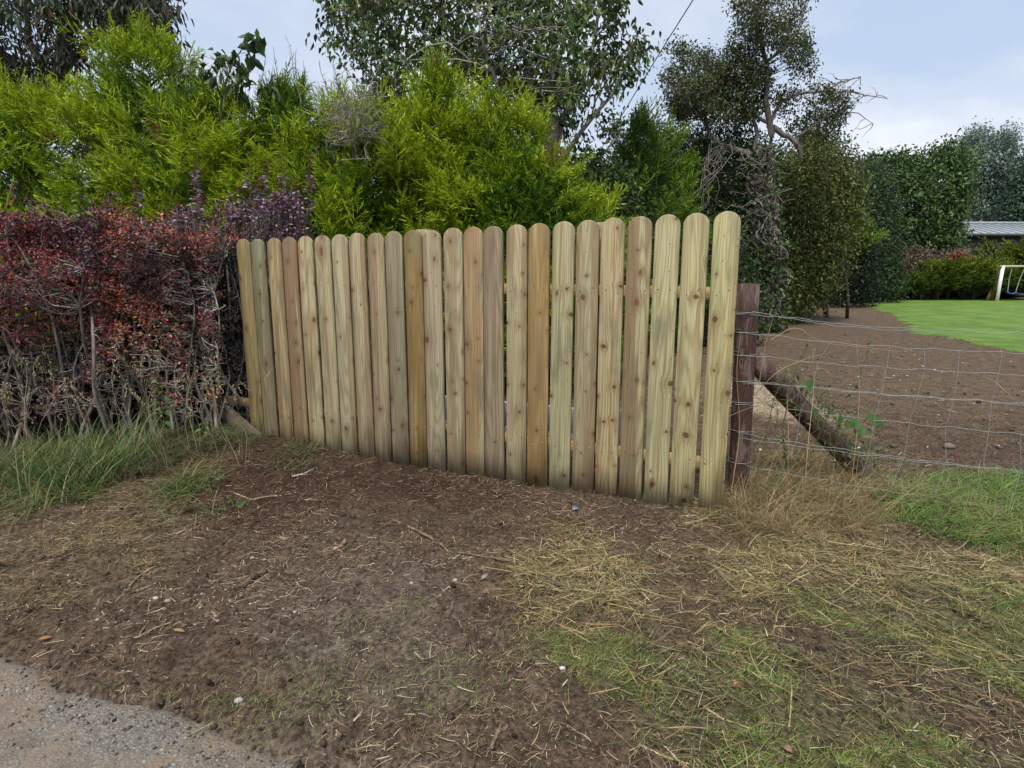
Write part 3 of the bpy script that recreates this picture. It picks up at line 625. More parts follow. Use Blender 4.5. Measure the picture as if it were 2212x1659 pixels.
def conifer(name, label, apex, Yc, Rad, n, group, cols, power=1.5, squash=1.0, zmin=0.2, plume=(.16, .38), w=.012, back=.45, nsp=7, lower=None, seed=0, brown=0.0, cat='conifer', gb=0.0, lump=2.1):
    """plumes of flat sprays standing out from a lumpy cone; fresh growth is yellower, low and inner sprays are darkened as shade"""
    top = ad(apex[0], apex[1] + 6, Yc); H = top[2]; c = np.array([top[0], Yc, 0]); root = thing(name, label, cat, (c[0], c[1], 0), group)
    m = n * 4; h = rng.uniform(0, 1, m) ** .85 * .995; th = rng.uniform(0, 2 * math.pi, m)
    keep = ((np.sin(th) < .3) | (rng.random(m) < back)) & (rng.random(m) < (1 - h ** power) ** .5 + .12)
    h, th = h[keep][:n], th[keep][:n]; n = len(h)
    r0 = Rad * (1 - h ** power) ** .6; x = c[0] + r0 * np.cos(th); y = c[1] + r0 * np.sin(th) * squash; z = zmin + (H - zmin) * h; q = lump / max(.6, Rad)
    lp = fbm(x * q * 1.4 + seed, y * q * 1.4, z * q * 1.2, 50, 2) - .5 + .5 * (fbm(x * q * 4, y * q * 4, z * q * 4, 51, 1) - .5)
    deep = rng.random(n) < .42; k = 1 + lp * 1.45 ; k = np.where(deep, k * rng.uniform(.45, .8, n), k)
    P = np.stack([c[0] + (x - c[0]) * k, c[1] + (y - c[1]) * k, z + lp * .5 * Rad * (h < .93)], 1)
    N = np.stack([np.cos(th), np.sin(th), .15 + h * .7], -1); fr = np.stack([fbm(P[:, 0] * 2, P[:, 1] * 2, P[:, 2] * 2, 60 + j, 2) for j in range(3)], 1) - .5
    d = nrm(nrm(N) * .85 + np.array([0, 0, .5]) + fr * 2.2 + rng.normal(size=(n, 3)) * .22)
    d = np.where((h > .93)[:, None], nrm(d * .5 + np.array([0, 0, 1.])), d)
    L = rng.uniform(*plume, n) * (.7 + .6 * rng.random(n)) * np.where(deep, .8, 1)
    g = Geo(); tubes(g, np.array([[c[0], c[1], -.1], [c[0], c[1], H * .5], [c[0], c[1], H * .90]])[None], np.array([.09, .06, .01])[None], 7, (.09, .06, .04))
    ax = np.stack([np.full(n, c[0]), np.full(n, c[1]), np.maximum(P[:, 2] - np.abs(k) * r0 * .5, .1)], 1); sub = rng.random(n) < .25
    tubes(g, curve(ax[sub], P[sub], 4, .05), np.array([.016, .011, .007, .004])[None] * np.ones((sub.sum(), 1)), 3, (.10, .07, .045))
    g.build('trunk', M['bark'], root); g2 = Geo(); C = np.asarray(cols, float)
    gold = np.clip(.36 + gb + lp * 4.6 + 1.5 * (h - .62) + (rng.random(n) - .5) * .35, 0, 1) * np.where(deep, .25, 1); dead = rng.random(n) < brown  # golden on outer new growth; inner and low sprays coloured darker for shadow depth
    kx = np.repeat(np.arange(n), nsp); t = np.tile(np.linspace(.1, 1, nsp), n) + rng.normal(0, .04, n * nsp); m = len(kx)
    side = nrm(np.cross(d, np.array([0, 0, 1.]) + rng.normal(size=(n, 3)) * .5))[kx]; sg = np.where(np.arange(m) % 2, 1, -1)[:, None]
    B = P[kx] + d[kx] * (L[kx] * t)[:, None]; sd = nrm(d[kx] + side * sg * (1.05 - .6 * t)[:, None] + rng.normal(size=(m, 3)) * .2)
    sL = (L[kx] * (.72 - .42 * t) + .025) * rng.uniform(.7, 1.25, m)
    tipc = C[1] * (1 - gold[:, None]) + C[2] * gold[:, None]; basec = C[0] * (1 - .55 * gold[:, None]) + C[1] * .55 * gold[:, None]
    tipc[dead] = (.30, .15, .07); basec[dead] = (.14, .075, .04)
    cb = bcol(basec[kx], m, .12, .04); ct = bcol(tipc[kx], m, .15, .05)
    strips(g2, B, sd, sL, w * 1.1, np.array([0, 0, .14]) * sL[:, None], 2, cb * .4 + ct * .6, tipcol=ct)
    nb = 6; kk = np.repeat(np.arange(m), nb); tt = np.tile(np.linspace(.05, .88, nb), m); q = len(kk)
    nn = nrm(np.cross(sd, rdir(m)))[kk]; s2 = np.where(np.arange(q) % 2, 1, -1)[:, None]
    B2 = B[kk] + sd[kk] * (sL[kk] * tt)[:, None]; d2 = nrm(sd[kk] + nn * s2 * .7 + rng.normal(size=(q, 3)) * .15)
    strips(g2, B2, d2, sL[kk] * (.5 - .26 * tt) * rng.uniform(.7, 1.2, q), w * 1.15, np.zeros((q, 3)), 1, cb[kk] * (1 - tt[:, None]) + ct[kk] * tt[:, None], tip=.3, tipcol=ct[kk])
    g2.build('foliage', M['conifer'], root); return root

# ---- golden conifers in a row behind the fence and hedge
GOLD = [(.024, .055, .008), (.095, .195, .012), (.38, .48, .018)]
CG = 'golden conifers of the tall hedge'
for (lab, ap, Yc, Rd, n, pw_, sd, gb) in [
        ('golden conifer at the far left of the tall row, behind the dark purple bush', (50, 215), 8.4, 1.6, 1500, 2.2, 1, 0),
        ('golden conifer cut off by the left edge of the picture', (-190, 240), 8.6, 1.6, 1000, 2.4, 11, 0),
        ('tallest golden conifer, pointed top against the dark tree at left', (312, 105), 8.3, 1.5, 1900, 1.15, 2, .1),
        ('golden conifer with flat top left of the wispy one, behind the red bush', (450, 225), 8.0, 1.15, 1500, 3.0, 3, 0),
        ('golden conifer with thin wispy shoots on top, behind the purple shoots', (610, 215), 8.1, 1.15, 1500, 2.6, 4, -.05),
        ('golden conifer tangled with dead grey twigs at its top', (775, 250), 8.0, 1.15, 1500, 3.0, 5, 0),
        ('low green-gold conifer filling the dip left of the spire', (850, 300), 8.2, .95, 900, 2.6, 15, -.1),
        ('golden conifer with narrow spire above the middle of the fence', (950, 175), 7.9, 1.0, 1500, .8, 6, .1),
        ('golden conifer with slanting side shoots right of the narrow-spired one', (1075, 250), 7.9, 1.05, 1400, 1.5, 7, 0),
        ('lowest, darkest conifer at the right end of the golden row', (1160, 360), 7.8, .9, 1100, 2.4, 8, -.35)]:
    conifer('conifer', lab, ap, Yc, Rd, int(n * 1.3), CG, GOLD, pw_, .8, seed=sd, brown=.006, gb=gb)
# wispy thin shoots and dead twigs over the row
g = Geo(); q = np.array([(590, 100), (615, 75), (640, 105), (575, 115), (655, 130), (690, 130), (715, 125), (735, 160), (400, 75), (385, 100), (1060, 160), (1100, 190), (1050, 175)]); tp = ad(q[:, 0], q[:, 1], 7.9); S_ = curve(tp * np.array([1, 1, 0]) + np.array([0, 0, 1]) * (tp[:, 2:] - .75) + rng.normal(size=(len(q), 3)) * .1, tp, 9, .04)
tubes(g, S_, np.linspace(.007, .002, 9)[None] * np.ones((len(q), 1)), 4, (.20, .20, .13)); k = np.repeat(np.arange(len(q)), 24); t = rng.uniform(.2, .95, len(k)); j = (t * 8).astype(int); P = S_[k, j] + (S_[k, j + 1] - S_[k, j]) * (t * 8 - j)[:, None]
strips(g, P, nrm(rdir(len(k)) * .7 + np.array([0, 0, .9])), .22 * (1.05 - t), .007, np.zeros((len(k), 3)), 2, bcol((.20, .22, .12), len(k), .2), tip=.3)
o = g.build('conifer_shoots', M['conifer']); tag(o, 'thin wispy leader shoots standing above the golden conifer row', 'shoots', kind='stuff')
g = Geo(); q = rng.normal(size=(260, 2)) * np.array([26, 30]) + np.array([765, 262]); tp = ad(q[:, 0], q[:, 1], 7.0 + rng.uniform(-.2, .3, 260)); S_ = curve(tp, tp + rng.normal(size=(260, 3)) * .13, 7, .25); tubes(g, S_, .003, 3, bcol((.26, .23, .20), 260, .2, .03))
o = g.build('dead_twigs', M['twig']); tag(o, 'nest of dead grey twigs caught in the conifer tops left of centre', 'twigs', kind='stuff')
# ---- the green cypress and mixed shrubs behind the right half of the fence
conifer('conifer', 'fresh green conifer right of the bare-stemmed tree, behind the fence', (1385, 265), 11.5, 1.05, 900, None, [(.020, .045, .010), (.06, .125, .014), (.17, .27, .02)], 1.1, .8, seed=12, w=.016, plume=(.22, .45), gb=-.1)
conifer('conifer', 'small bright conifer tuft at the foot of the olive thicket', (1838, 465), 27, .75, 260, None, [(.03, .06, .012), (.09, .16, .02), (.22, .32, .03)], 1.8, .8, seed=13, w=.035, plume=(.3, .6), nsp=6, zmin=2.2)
# ---- broad-leaved tree behind the conifers (many upright bare stems)
Yt = 10.5
CH = [(700, 60), (690, -80), (1330, -80), (1340, 0), (1335, 90), (1392, 60), (1390, 110), (1360, 180), (1345, 260), (1300, 350), (1240, 375), (1180, 330), (1130, 260), (1060, 200), (960, 150), (900, 250), (830, 245), (760, 150), (680, 125)]
H0 = (1190, 470)
lm = [limb([(1195, 620), (1190, 470), (1185, 350), (1195, 260)], Yt, .16, .11, 10)]
for pts, r0 in [([(1190, 360), (1100, 250), (1010, 150), (960, 40), (930, -90)], .07), ([(1190, 330), (1150, 200), (1120, 60), (1110, -100)], .07), ([(1195, 300), (1200, 150), (1190, 0), (1200, -110)], .08),
                ([(1195, 300), (1260, 180), (1290, 60), (1310, -60)], .06), ([(1190, 380), (1260, 280), (1330, 190), (1370, 90)], .05), ([(1190, 400), (1060, 330), (930, 210), (850, 100), (800, -30)], .07),
                ([(1060, 330), (920, 270), (840, 190), (760, 120), (715, 30)], .045), ([(1195, 420), (1280, 360), (1340, 290)], .035), ([(1010, 150, .5), (900, 60, .7), (850, -60, .8)], .04), ([(1185, 400), (1090, 230, -.8), (1040, 90, -1), (1020, -60, -1)], .055), ([(1195, 360), (1240, 160, .9), (1250, -60, 1.2)], .05)]:
    lm.append(limb(pts, Yt, r0, .012, 12))
T = crown([(CH, 1.0)], Yt, 3.4, 1250, .42)
make_tree('broadleaf_tree', 'open dark broad-leaved tree with many thin upright stems rising behind the middle conifers', 'tree', ad(1195, 700, Yt) * np.array([1, 1, 0]), lm, T, .10,
          [(.045, .09, .02), (.07, .13, .026), (.12, .18, .035), (.035, .065, .018), (.10, .10, .035)], (.24, .215, .20), tw=.013, nl=12, sig=.11, droop=.9, frac=.4)
# ---- leafy shoot between the two left conifer tops
sl_ = [limb([(480, 260), (490, 160), (520, 110), (545, 80)], 7.6, .016, .004, 8), limb([(490, 160), (470, 130), (452, 125)], 7.6, .008, .003, 6), limb([(495, 200), (540, 180), (590, 190)], 7.6, .008, .003, 6)]
T = np.concatenate([ad(np.array(q)[:, 0], np.array(q)[:, 1], 7.6 + rng.uniform(-.1, .1, len(q))) for q in [[(545, 80), (552, 84), (440, 135), (465, 112), (480, 120), (500, 130), (520, 125), (450, 155), (535, 115), (560, 120), (470, 165), (500, 175), (520, 170), (540, 175), (575, 190), (595, 195), (510, 150), (530, 190)]]])
make_tree('sapling', 'thin leafy shoot poking up between the pointed and the wispy conifer', 'sapling', ad(480, 560, 7.6) * np.array([1, 1, 0]), sl_ + [limb([(480, 600), (480, 260)], 7.6, .03, .016, 6)], T, .15,
          [(.05, .08, .025), (.07, .11, .03)], (.10, .12, .06), nl=7, sig=.045, droop=1.0, tw=.006)
# ---- dark tree, top left
Ye = 10.0
EU = [(-400, -100), (255, -100), (340, 0), (358, 60), (330, 110), (290, 90), (235, 60), (205, 90), (235, 20), (180, 60), (170, 130), (120, 190), (60, 200), (0, 250), (-400, 330)]
EU2 = [(225, -60), (345, -60), (358, 40), (352, 105), (320, 120), (300, 60), (250, 40)]
lm = [limb([(60, 700), (70, 400), (110, 200), (150, 60), (200, -80)], Ye, .2, .08, 12), limb([(80, 300), (0, 120), (-60, -60)], Ye, .1, .03, 10), limb([(130, 150), (230, 60), (290, -60)], Ye, .07, .02, 10), limb([(110, 200), (60, 80), (60, -80)], Ye, .06, .02, 8)]
T = crown([(EU, .85), (EU2, .15)], Ye, 3.0, 1250, .43)
make_tree('dark_tree', 'dark narrow-leaved tree filling the top left corner', 'tree', ad(60, 700, Ye) * np.array([1, 1, 0]), lm, T, .13, [(.028, .045, .024), (.04, .062, .03), (.06, .08, .036), (.08, .045, .025)], (.07, .055, .05), tw=.010, nl=15, sig=.14, lw=.55, droop=1.3, lmat='leaf')
# ---- ivy-hung tree with bare vines, right of the fence
Yv = 15.5
def c3(X, Y): return (1272 + .2666 * X, .2666 * Y)
def P3(L): return [c3(*q) for q in L]
topc = P3([(1150, -300), (1180, 150), (1160, 330), (1280, 400), (1420, 380), (1560, 440), (1640, 620), (1760, 650), (1840, 560), (1800, 430), (1780, 250), (1790, -300)])
lefc = P3([(480, 750), (560, 620), (700, 520), (620, 400), (720, 300), (960, 400), (1200, 380), (1330, 420), (1460, 520), (1480, 800), (1380, 950), (1100, 1000), (900, 1050), (700, 950)])
rigc = P3([(1500, 700), (1620, 620), (1800, 700), (2070, 700), (2120, 800), (2074, 1000), (2000, 1150), (1800, 1200), (1600, 1050), (1520, 900)])
T = np.concatenate([crown([(topc, .32), (lefc, .68)], Yv, 2.6, 1400, .46, 1.5), crown([(rigc, 1.0)], Yv, 2.0, 200, .5, 1.3)])
lm = [limb([(1658, 722), (1672, 640), (1670, 587), (1656, 527), (1648, 467), (1640, 387), (1645, 320)], Yv, .21, .13, 14),
      limb(P3([(1400, 1230), (1480, 1200), (1475, 1030), (1445, 850), (1450, 600), (1430, 450), (1380, 320), (1365, 200), (1340, 60), (1350, -200)]), Yv, .09, .025, 16),
      limb(P3([(1340, 1260), (1200, 1220), (1050, 1170), (960, 1050), (930, 940), (1000, 860), (1060, 740)]), Yv, .085, .03, 12), limb(P3([(1340, 1210), (1370, 1050), (1290, 880), (1200, 720), (1100, 600)]), Yv, .06, .02, 12),
      limb(P3([(1490, 1030), (1600, 1110), (1700, 1180), (1720, 1260)]), Yv, .075, .05, 8), limb(P3([(1470, 1000), (1540, 830), (1700, 760), (1900, 740), (2100, 740), (2250, 770), (2420, 800)]), Yv, .045, .006, 12), limb(P3([(1700, 1100), (1900, 960), (2150, 900), (2300, 1000)]), Yv, .03, .005, 10), limb(P3([(1900, 740), (2050, 660), (2200, 620)]), Yv, .02, .004, 8), limb(P3([(1440, 500), (1600, 380), (1700, 250), (1740, 60)]), Yv, .04, .015, 10),
      limb(P3([(1480, 1010), (1380, 960), (1300, 860), (1270, 700)]), Yv, .05, .015, 10)]
iv = make_tree('ivy_tree', 'gnarled half-dead tree hung with bare twisted vines, standing behind the dark post', 'tree', ad(1658, 722, Yv) * np.array([1, 1, 0]), lm, T, .075,
          [(.035, .065, .018), (.06, .095, .025), (.10, .12, .035), (.08, .065, .03)], (.17, .145, .125), tw=.013, nl=17, sig=.10, droop=.2, frac=.25)
# bare vines wrapping the trunk, and dead twigs
g = Geo(); n = 230; t0 = rng.uniform(0, .8, n); K = 14; tr = lm[0][0]
def trp(t):
    t = np.clip(t, 0, 1) * (len(tr) - 1); i = np.minimum(t.astype(int), len(tr) - 2); f_ = (t - i)[..., None]; return tr[i] * (1 - f_) + tr[i + 1] * f_
th0 = rng.uniform(math.pi, 2 * math.pi, n); Pn = []; w1 = rng.uniform(.4, 1.1, n); p1 = rng.uniform(0, 6, n); dr_ = rng.uniform(-.12, .12, n); r0_ = rng.uniform(.16, .30, n); dt_ = rng.uniform(.15, .45, n)
for k in range(K):
    tk = t0 + (k / K) * dt_; th = th0 + np.sin(k * w1 + p1) * .5 + k * dr_; r = (r0_ + .06 * np.sin(k * w1 * 1.7 + p1 * 2)) * (1 + .15 * np.clip((tk - .4) * 5, 0, 1))
    c = trp(tk); Pn.append(c + np.stack([np.cos(th) * r, np.sin(th) * r * .8, np.zeros(n)], 1))
Pn = np.stack(Pn, 1); tubes(g, Pn, (rng.uniform(.008, .024, n))[:, None] * np.linspace(1, .6, K)[None], 4, bcol((.22, .19, .17), n, .2, .03))
q = poly_pts(P3([(1500, 450), (1600, 400), (1760, 600), (1940, 600), (2350, 720), (2300, 900), (2100, 1000), (2250, 1150), (1800, 900), (1550, 700)]), 80); E = ad(q[:, 0], q[:, 1], Yv + rng.uniform(-1, 1, 80))
AL = np.concatenate([p_[0] for p_ in lm[1:]]); i = nearest(E, AL, 0); tubes(g, curve(AL[i], E, 9, .06), np.linspace(.011, .003, 9)[None] * np.ones((80, 1)), 3, (.22, .19, .17))
q = poly_pts([(1500, 330), (1620, 300), (1720, 320), (1750, 420), (1700, 560), (1580, 560), (1470, 480)], 70); E = ad(q[:, 0], q[:, 1], Yv - .9 + rng.uniform(-.6, .4, 70)); AL = np.concatenate([lm[0][0][5:], lm[2][0], lm[4][0]])
i = nearest(E, AL, 0); tubes(g, curve(AL[i], E, 9, .12, .03), np.linspace(.014, .004, 9)[None] * np.ones((70, 1)), 4, bcol((.17, .15, .13), 70, .2, .03))
g.build('bare_vines', M['bark'], iv, True)
# ivy leaves low on trunk
g = Geo(); n = 1500; tt = rng.uniform(0, 1, n) ** 1.3; c = trp(tt); th = rng.uniform(0, 2 * math.pi, n); P = c + np.stack([np.cos(th) * .5, np.sin(th) * .5, rng.normal(0, .1, n)], 1) * rng.uniform(.4, .95, (n, 1))
leaves(g, P, nrm(rdir(n) + np.array([0, -.3, -.3])), .11, .09, bcol((.06, .11, .03), n, .3, .1)); g.build('ivy_leaves', M['leaf'], iv)
# ---- the thicket: separate shrubs filling the background between fence and lawn
def shrub(name, label, poly, Y, thick, n, leaf, cols, bark=(.08, .065, .05), base=None, nl=22, sig=.16, gap=.3, cat='shrub', group=None, droop=.3, tw=.012, stems=4, lmat='leaf', cv=.25, gsc=1.2):
    p = np.array(poly, float); uc = p[:, 0].mean(); b = ad(uc, 700, Y) * np.array([1, 1, 0]) if base is None else np.array([base[0], base[1], 0.])
    T = crown([(poly, 1.0)], Y, thick, n, gap, gsc); ctr = T.mean(0); lms = []
    for q in range(stems):
        e = T[rng.integers(len(T))] * .5 + ctr * .5; s0 = b + np.array([rng.normal() * .25, rng.normal() * .2, 0]); P = curve(s0[None], e[None], 9, .06)[0]; lms.append((P, np.linspace(tw * 5, tw * 1.2, 9)))
    return make_tree(name, label, cat, b, lms, T, leaf, cols, bark, group, .12, tw, nl, sig, lmat, droop, cv=cv, pname=('stems', 'foliage'))
DG = [(.028, .05, .016), (.042, .07, .02), (.065, .105, .028)]
shrub('shrub', 'light green leafy shrub behind the fence, right of the conifer row', [(1170, 700), (1180, 420), (1210, 350), (1290, 330), (1360, 380), (1380, 500), (1360, 700)], 10.3, 1.6, 420, .09, [(.05, .09, .018), (.08, .14, .025), (.035, .06, .016)], sig=.12)
shrub('shrub', 'dark tangled thicket shrub between the green conifer and the vine-hung tree', [(1290, 720), (1300, 430), (1380, 330), (1470, 275), (1560, 265), (1640, 290), (1650, 480), (1620, 720)], 16.3, 2.4, 1700, .085, DG, nl=24, sig=.17, gap=.25)
shrub('shrub', 'dark lower bush behind the right end of the fence', [(1380, 760), (1400, 560), (1480, 470), (1600, 480), (1640, 600), (1640, 740)], 12.6, 1.6, 500, .08, DG, nl=22, sig=.15, gap=.2)
OL = [(.065, .095, .020), (.11, .135, .030), (.16, .165, .04), (.075, .11, .025)]
shrub('shrub', 'tall olive-brown thicket just right of the vine-hung tree', [(1640, 720), (1645, 400), (1665, 340), (1720, 350), (1750, 300), (1800, 325), (1835, 350), (1862, 400), (1840, 440), (1856, 480), (1815, 540), (1800, 620), (1760, 650), (1700, 700)], 18.5, 3.0, 1500, .10, OL, nl=26, sig=.24, gap=.27, base=ad(1700, 700, 19.8), stems=1, tw=.008)
shrub('shrub', 'dark brown-tipped shrub top rising behind the olive thicket', [(1690, 350), (1730, 285), (1790, 290), (1830, 320), (1850, 380), (1780, 420)], 20.5, 2.0, 160, .12, [(.05, .045, .022), (.07, .05, .03), (.035, .04, .018)], nl=20, sig=.2)
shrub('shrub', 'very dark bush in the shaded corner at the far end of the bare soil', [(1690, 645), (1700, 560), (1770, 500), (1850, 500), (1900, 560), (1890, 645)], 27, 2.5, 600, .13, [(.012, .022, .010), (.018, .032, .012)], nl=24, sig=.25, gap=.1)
shrub('dark_tree', 'broad dark green tree filling the gap behind the olive thicket and the big round tree', [(1780, 650), (1790, 420), (1830, 370), (1870, 350), (1905, 370), (1930, 420), (1940, 560), (1930, 650)], 31, 4, 900, .15, [(.022, .045, .018), (.035, .065, .022), (.05, .09, .028)], nl=26, sig=.34, gap=.2, tw=.02, cat='tree', stems=2)
shrub('dark_tree', 'dense dark tree mass behind the green conifer right of the middle of the fence', [(1180, 700), (1190, 400), (1240, 350), (1290, 330), (1340, 300), (1420, 280), (1500, 300), (1600, 310), (1680, 320), (1680, 700)], 21, 3, 1500, .13, [(.022, .042, .016), (.035, .062, .02), (.05, .085, .026)], nl=26, sig=.28, gap=.12, tw=.02, cat='tree', stems=2)
# yellow-flowered plant
shrub('flowering_plant', 'small yellow-flowered plant in the dark corner beyond the vine-hung tree', [(1702, 640), (1700, 600), (1712, 592), (1728, 612), (1726, 640)], 22, .5, 60, .10, [(.45, .33, .04), (.12, .17, .06), (.30, .26, .05)], nl=14, sig=.08, cat='plant', tw=.006, gap=.0)
# ---- far trees
def c4(X, Y): return (1659 + .2666 * X, 221 + .2666 * Y)
def P4(L): return [c4(*q) for q in L]
Yf = 38
big = P4([(740, 560), (800, 520), (820, 420), (870, 480), (950, 450), (1080, 410), (1240, 400), (1300, 440), (1380, 370), (1420, 430), (1450, 340), (1560, 340), (1640, 400), (1700, 480), (1640, 680), (1570, 860), (1530, 940), (1620, 1040), (1580, 1150), (1500, 1230), (1000, 1250), (700, 1200), (600, 900), (560, 700)])
T = crown([(big, 1.0)], Yf, 4, 1900, .37, .9)
lm = [limb([c4(1150, 1500), c4(1150, 1150), c4(1140, 950)], Yf, .35, .25, 8)] + [limb([c4(1140, 1050), c4(a1, b1), c4(a2, b2)], Yf, .16, .04, 9) for a1, b1, a2, b2 in [(1000, 850, 850, 600), (1100, 750, 1050, 500), (1250, 800, 1350, 500), (1350, 900, 1550, 550), (1300, 1000, 1580, 850), (950, 1000, 720, 850)]]
make_tree('broadleaf_tree', 'big dark green round-headed tree with sky gaps beyond the lawn, left of the shed', 'tree', ad(1965, 650, Yf) * np.array([1, 1, 0]), lm, T, .22, [(.045, .085, .028), (.07, .125, .035), (.11, .18, .045)], (.07, .06, .055), tw=.03, nl=17, sig=.30, cv=.25)
pop = P4([(1540, 700), (1560, 400), (1640, 260), (1720, 215), (1790, 320), (1830, 340), (1900, 235), (1970, 240), (2010, 450), (1990, 700), (1900, 850), (1820, 960), (1560, 960)])
Yp = 52
T = crown([(pop, 1.0)], Yp, 4, 1000, .45, .5)
lm = [limb([c4(1700, 1300), c4(1700, 950), c4(1700, 780)], Yp, .3, .2, 8)] + [limb([c4(1700, 900), c4(a1, b1), c4(a2, b2)], Yp, .12, .03, 8) for a1, b1, a2, b2 in [(1640, 650, 1640, 350), (1720, 600, 1730, 280), (1820, 650, 1930, 300), (1800, 780, 1960, 560), (1620, 800, 1580, 550)]]
make_tree('poplar', 'pale silvery-green upright tree behind the grey shed', 'tree', ad(2110, 640, Yp) * np.array([1, 1, 0]), lm, T, .22, [(.14, .20, .15), (.24, .30, .25), (.10, .16, .12)], (.10, .095, .09), tw=.03, nl=22, sig=.42, cv=.25)
shrub('evergreen_tree', 'soft grey-green evergreen at the right edge above the shed roof', P4([(1860, 960), (1960, 640), (2040, 480), (2200, 420), (2500, 450), (2600, 980)]), 50, 6, 800, .26, [(.045, .085, .055), (.07, .12, .075)], nl=24, sig=.4, gap=.2, tw=.03, cat='tree')
# distant belt of trees at lawn edge (left part seen under the big tree)
shrub('shrub', 'dark green bush under the big tree at the lawn edge', P4([(560, 1570), (540, 1200), (640, 1000), (800, 1020), (1000, 1180), (1010, 1350), (880, 1570)]), 35, 2.5, 650, .2, [(.018, .034, .014), (.028, .05, .02)], nl=26, sig=.3, gap=.1, tw=.02)
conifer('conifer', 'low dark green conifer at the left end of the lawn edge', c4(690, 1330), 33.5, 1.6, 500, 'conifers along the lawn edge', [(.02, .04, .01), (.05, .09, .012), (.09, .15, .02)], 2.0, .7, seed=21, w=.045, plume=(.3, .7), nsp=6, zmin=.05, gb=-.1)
shrub('hedge_plant', 'brown dead-leaved hedge shrub at the lawn edge under the big tree', P4([(830, 1580), (960, 1350), (980, 1230), (1150, 1210), (1300, 1240), (1300, 1400), (1250, 1580)]), 34.6, 2, 560, .16, [(.15, .09, .065), (.20, .115, .08), (.08, .08, .04)], nl=24, sig=.25, gap=.1, tw=.02)
shrub('hedge_plant', 'grey dead-twigged hedge shrub between the brown one and the shed', P4([(1240, 1400), (1230, 1240), (1700, 1235), (2000, 1180), (2300, 1150), (2300, 1400)]), 35.2, 1.6, 560, .12, [(.20, .17, .15), (.25, .21, .19), (.13, .10, .09)], nl=16, sig=.25, gap=.1, tw=.022)
shrub('hedge_plant', 'rust-red dead patch of hedge below the shed wall', P4([(1460, 1330), (1470, 1240), (1580, 1235), (1590, 1320)]), 34.4, .6, 60, .14, [(.30, .09, .05), (.22, .08, .05)], nl=26, sig=.18, gap=0, tw=.02)
FC = [(.025, .045, .010), (.07, .12, .014), (.20, .26, .025)]
for lab, ap, Rd, sd, Yq in [('pointed golden conifer at the lawn edge, below the rust-red hedge patch', c4(1400, 1330), 1.2, 31, 33.8), ('broad golden conifer at the lawn edge, just left of the swing frame', c4(1690, 1340), 1.6, 32, 33.8), ('golden conifer top rising in front of the shed louvres', c4(1800, 1190), 1.0, 33, 35.6), ('tall golden conifer behind the swing at the right edge', c4(2130, 1160), 1.5, 34, 34.2), ('small spreading conifer in front of the brown hedge shrub', c4(1250, 1450), .9, 35, 33.5)]:
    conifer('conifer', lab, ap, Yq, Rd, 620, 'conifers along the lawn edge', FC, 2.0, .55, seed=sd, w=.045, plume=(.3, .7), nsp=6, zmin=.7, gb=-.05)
# hedge shadow filler: near-black leaves added as shade behind the far conifers
shrub('shrub', 'dark low undergrowth added as shade behind the golden conifers along the lawn', P4([(1150, 1590), (1150, 1380), (2500, 1350), (2500, 1590)]), 36.5, 1.0, 700, .22, [(.014, .02, .010), (.02, .026, .014)], nl=22, sig=.3, gap=0, tw=.02)

# ------------------------------------------------------------------ shed
sh = thing('shed', 'long grey-clad shed with pale ribbed metal roof behind the far hedge', 'building', ad(2150, 650, 42) * np.array([1, 1, 0]))
E0 = ad(2010, 512, 42); E1 = ad(2212, 503.5, 42); zE = (E0[2] + E1[2]) / 2; x0, x1 = ad(1985, 510, 42)[0], 62.; zR = ad(2150, 482, 46)[2]
cl = plain('olive_grey_cladding', (.085, .085, .075), .6, 0, .12, 3); rf = plain('pale_roof_sheet', (.36, .39, .41), .45, .2, .08, 2); dk = plain('dark_gutter', (.03, .028, .04), .5); lv = plain('dark_louvre', (.035, .04, .045), .5)
g = Geo(); box(g, (x0 + x1) / 2, 46, zE / 2 - .05, x1 - x0, 8, zE + .0)
for k in range(60):
    xx_ = x0 + .35 + k * .62
    if xx_ < x1: box(g, xx_, 41.985, zE / 2, .05, .05, zE)
g.build('wall', cl, sh)
g = Geo(); rise = zR - zE
V = [(x0 - .3, 41.7, zE + .02), (x1, 41.7, zE + .02), (x1, 46, zR), (x0 - .3, 46, zR), (x1, 50.3, zE + .02), (x0 - .3, 50.3, zE + .02)]
g.add(V, [(0, 1, 2, 3), (3, 2, 4, 5)]); V2 = np.array(V) - np.array([0, 0, .08]); g.add(V2, [(3, 2, 1, 0), (5, 4, 2, 3)])
o = g.build('roof', rf, sh)
g = Geo(); sl2 = math.hypot(4.3, rise); 
for k in range(60):
    xx_ = x0 + k * .62
    if xx_ < x1:
        d = nrm(np.array([0, 4.3, rise])); Mx = np.stack([np.array([1., 0, 0]), d, np.cross([1., 0, 0], d)], 1); box(g, xx_, 43.85, (zE + zR) / 2 + .06, .06, sl2, .07, None, 0, Mx)
box(g, (x0 + x1) / 2, 46, zR + .04, x1 - x0 + .6, .3, .08); g.build('roof_ribs', rf, sh)
g = Geo(); box(g, (x0 + x1) / 2, 41.6, zE - .02, x1 - x0 + .6, .14, .22); g.build('gutter', dk, sh)
g = Geo(); zl_ = ad(2150, 553, 42)[2]
lx0 = ad(2086, 560, 42)[0]
for k in range(9): box(g, (lx0 + x1) / 2, 41.93, zl_ - .06 - k * .16, x1 - lx0, .05, .09, None, 0, np.array([[1, 0, 0], [0, .9, -.4], [0, .4, .9]]))
box(g, (lx0 + x1) / 2, 41.955, zl_ - .7, x1 - lx0, .03, 1.5); g.build('louvre', lv, sh)
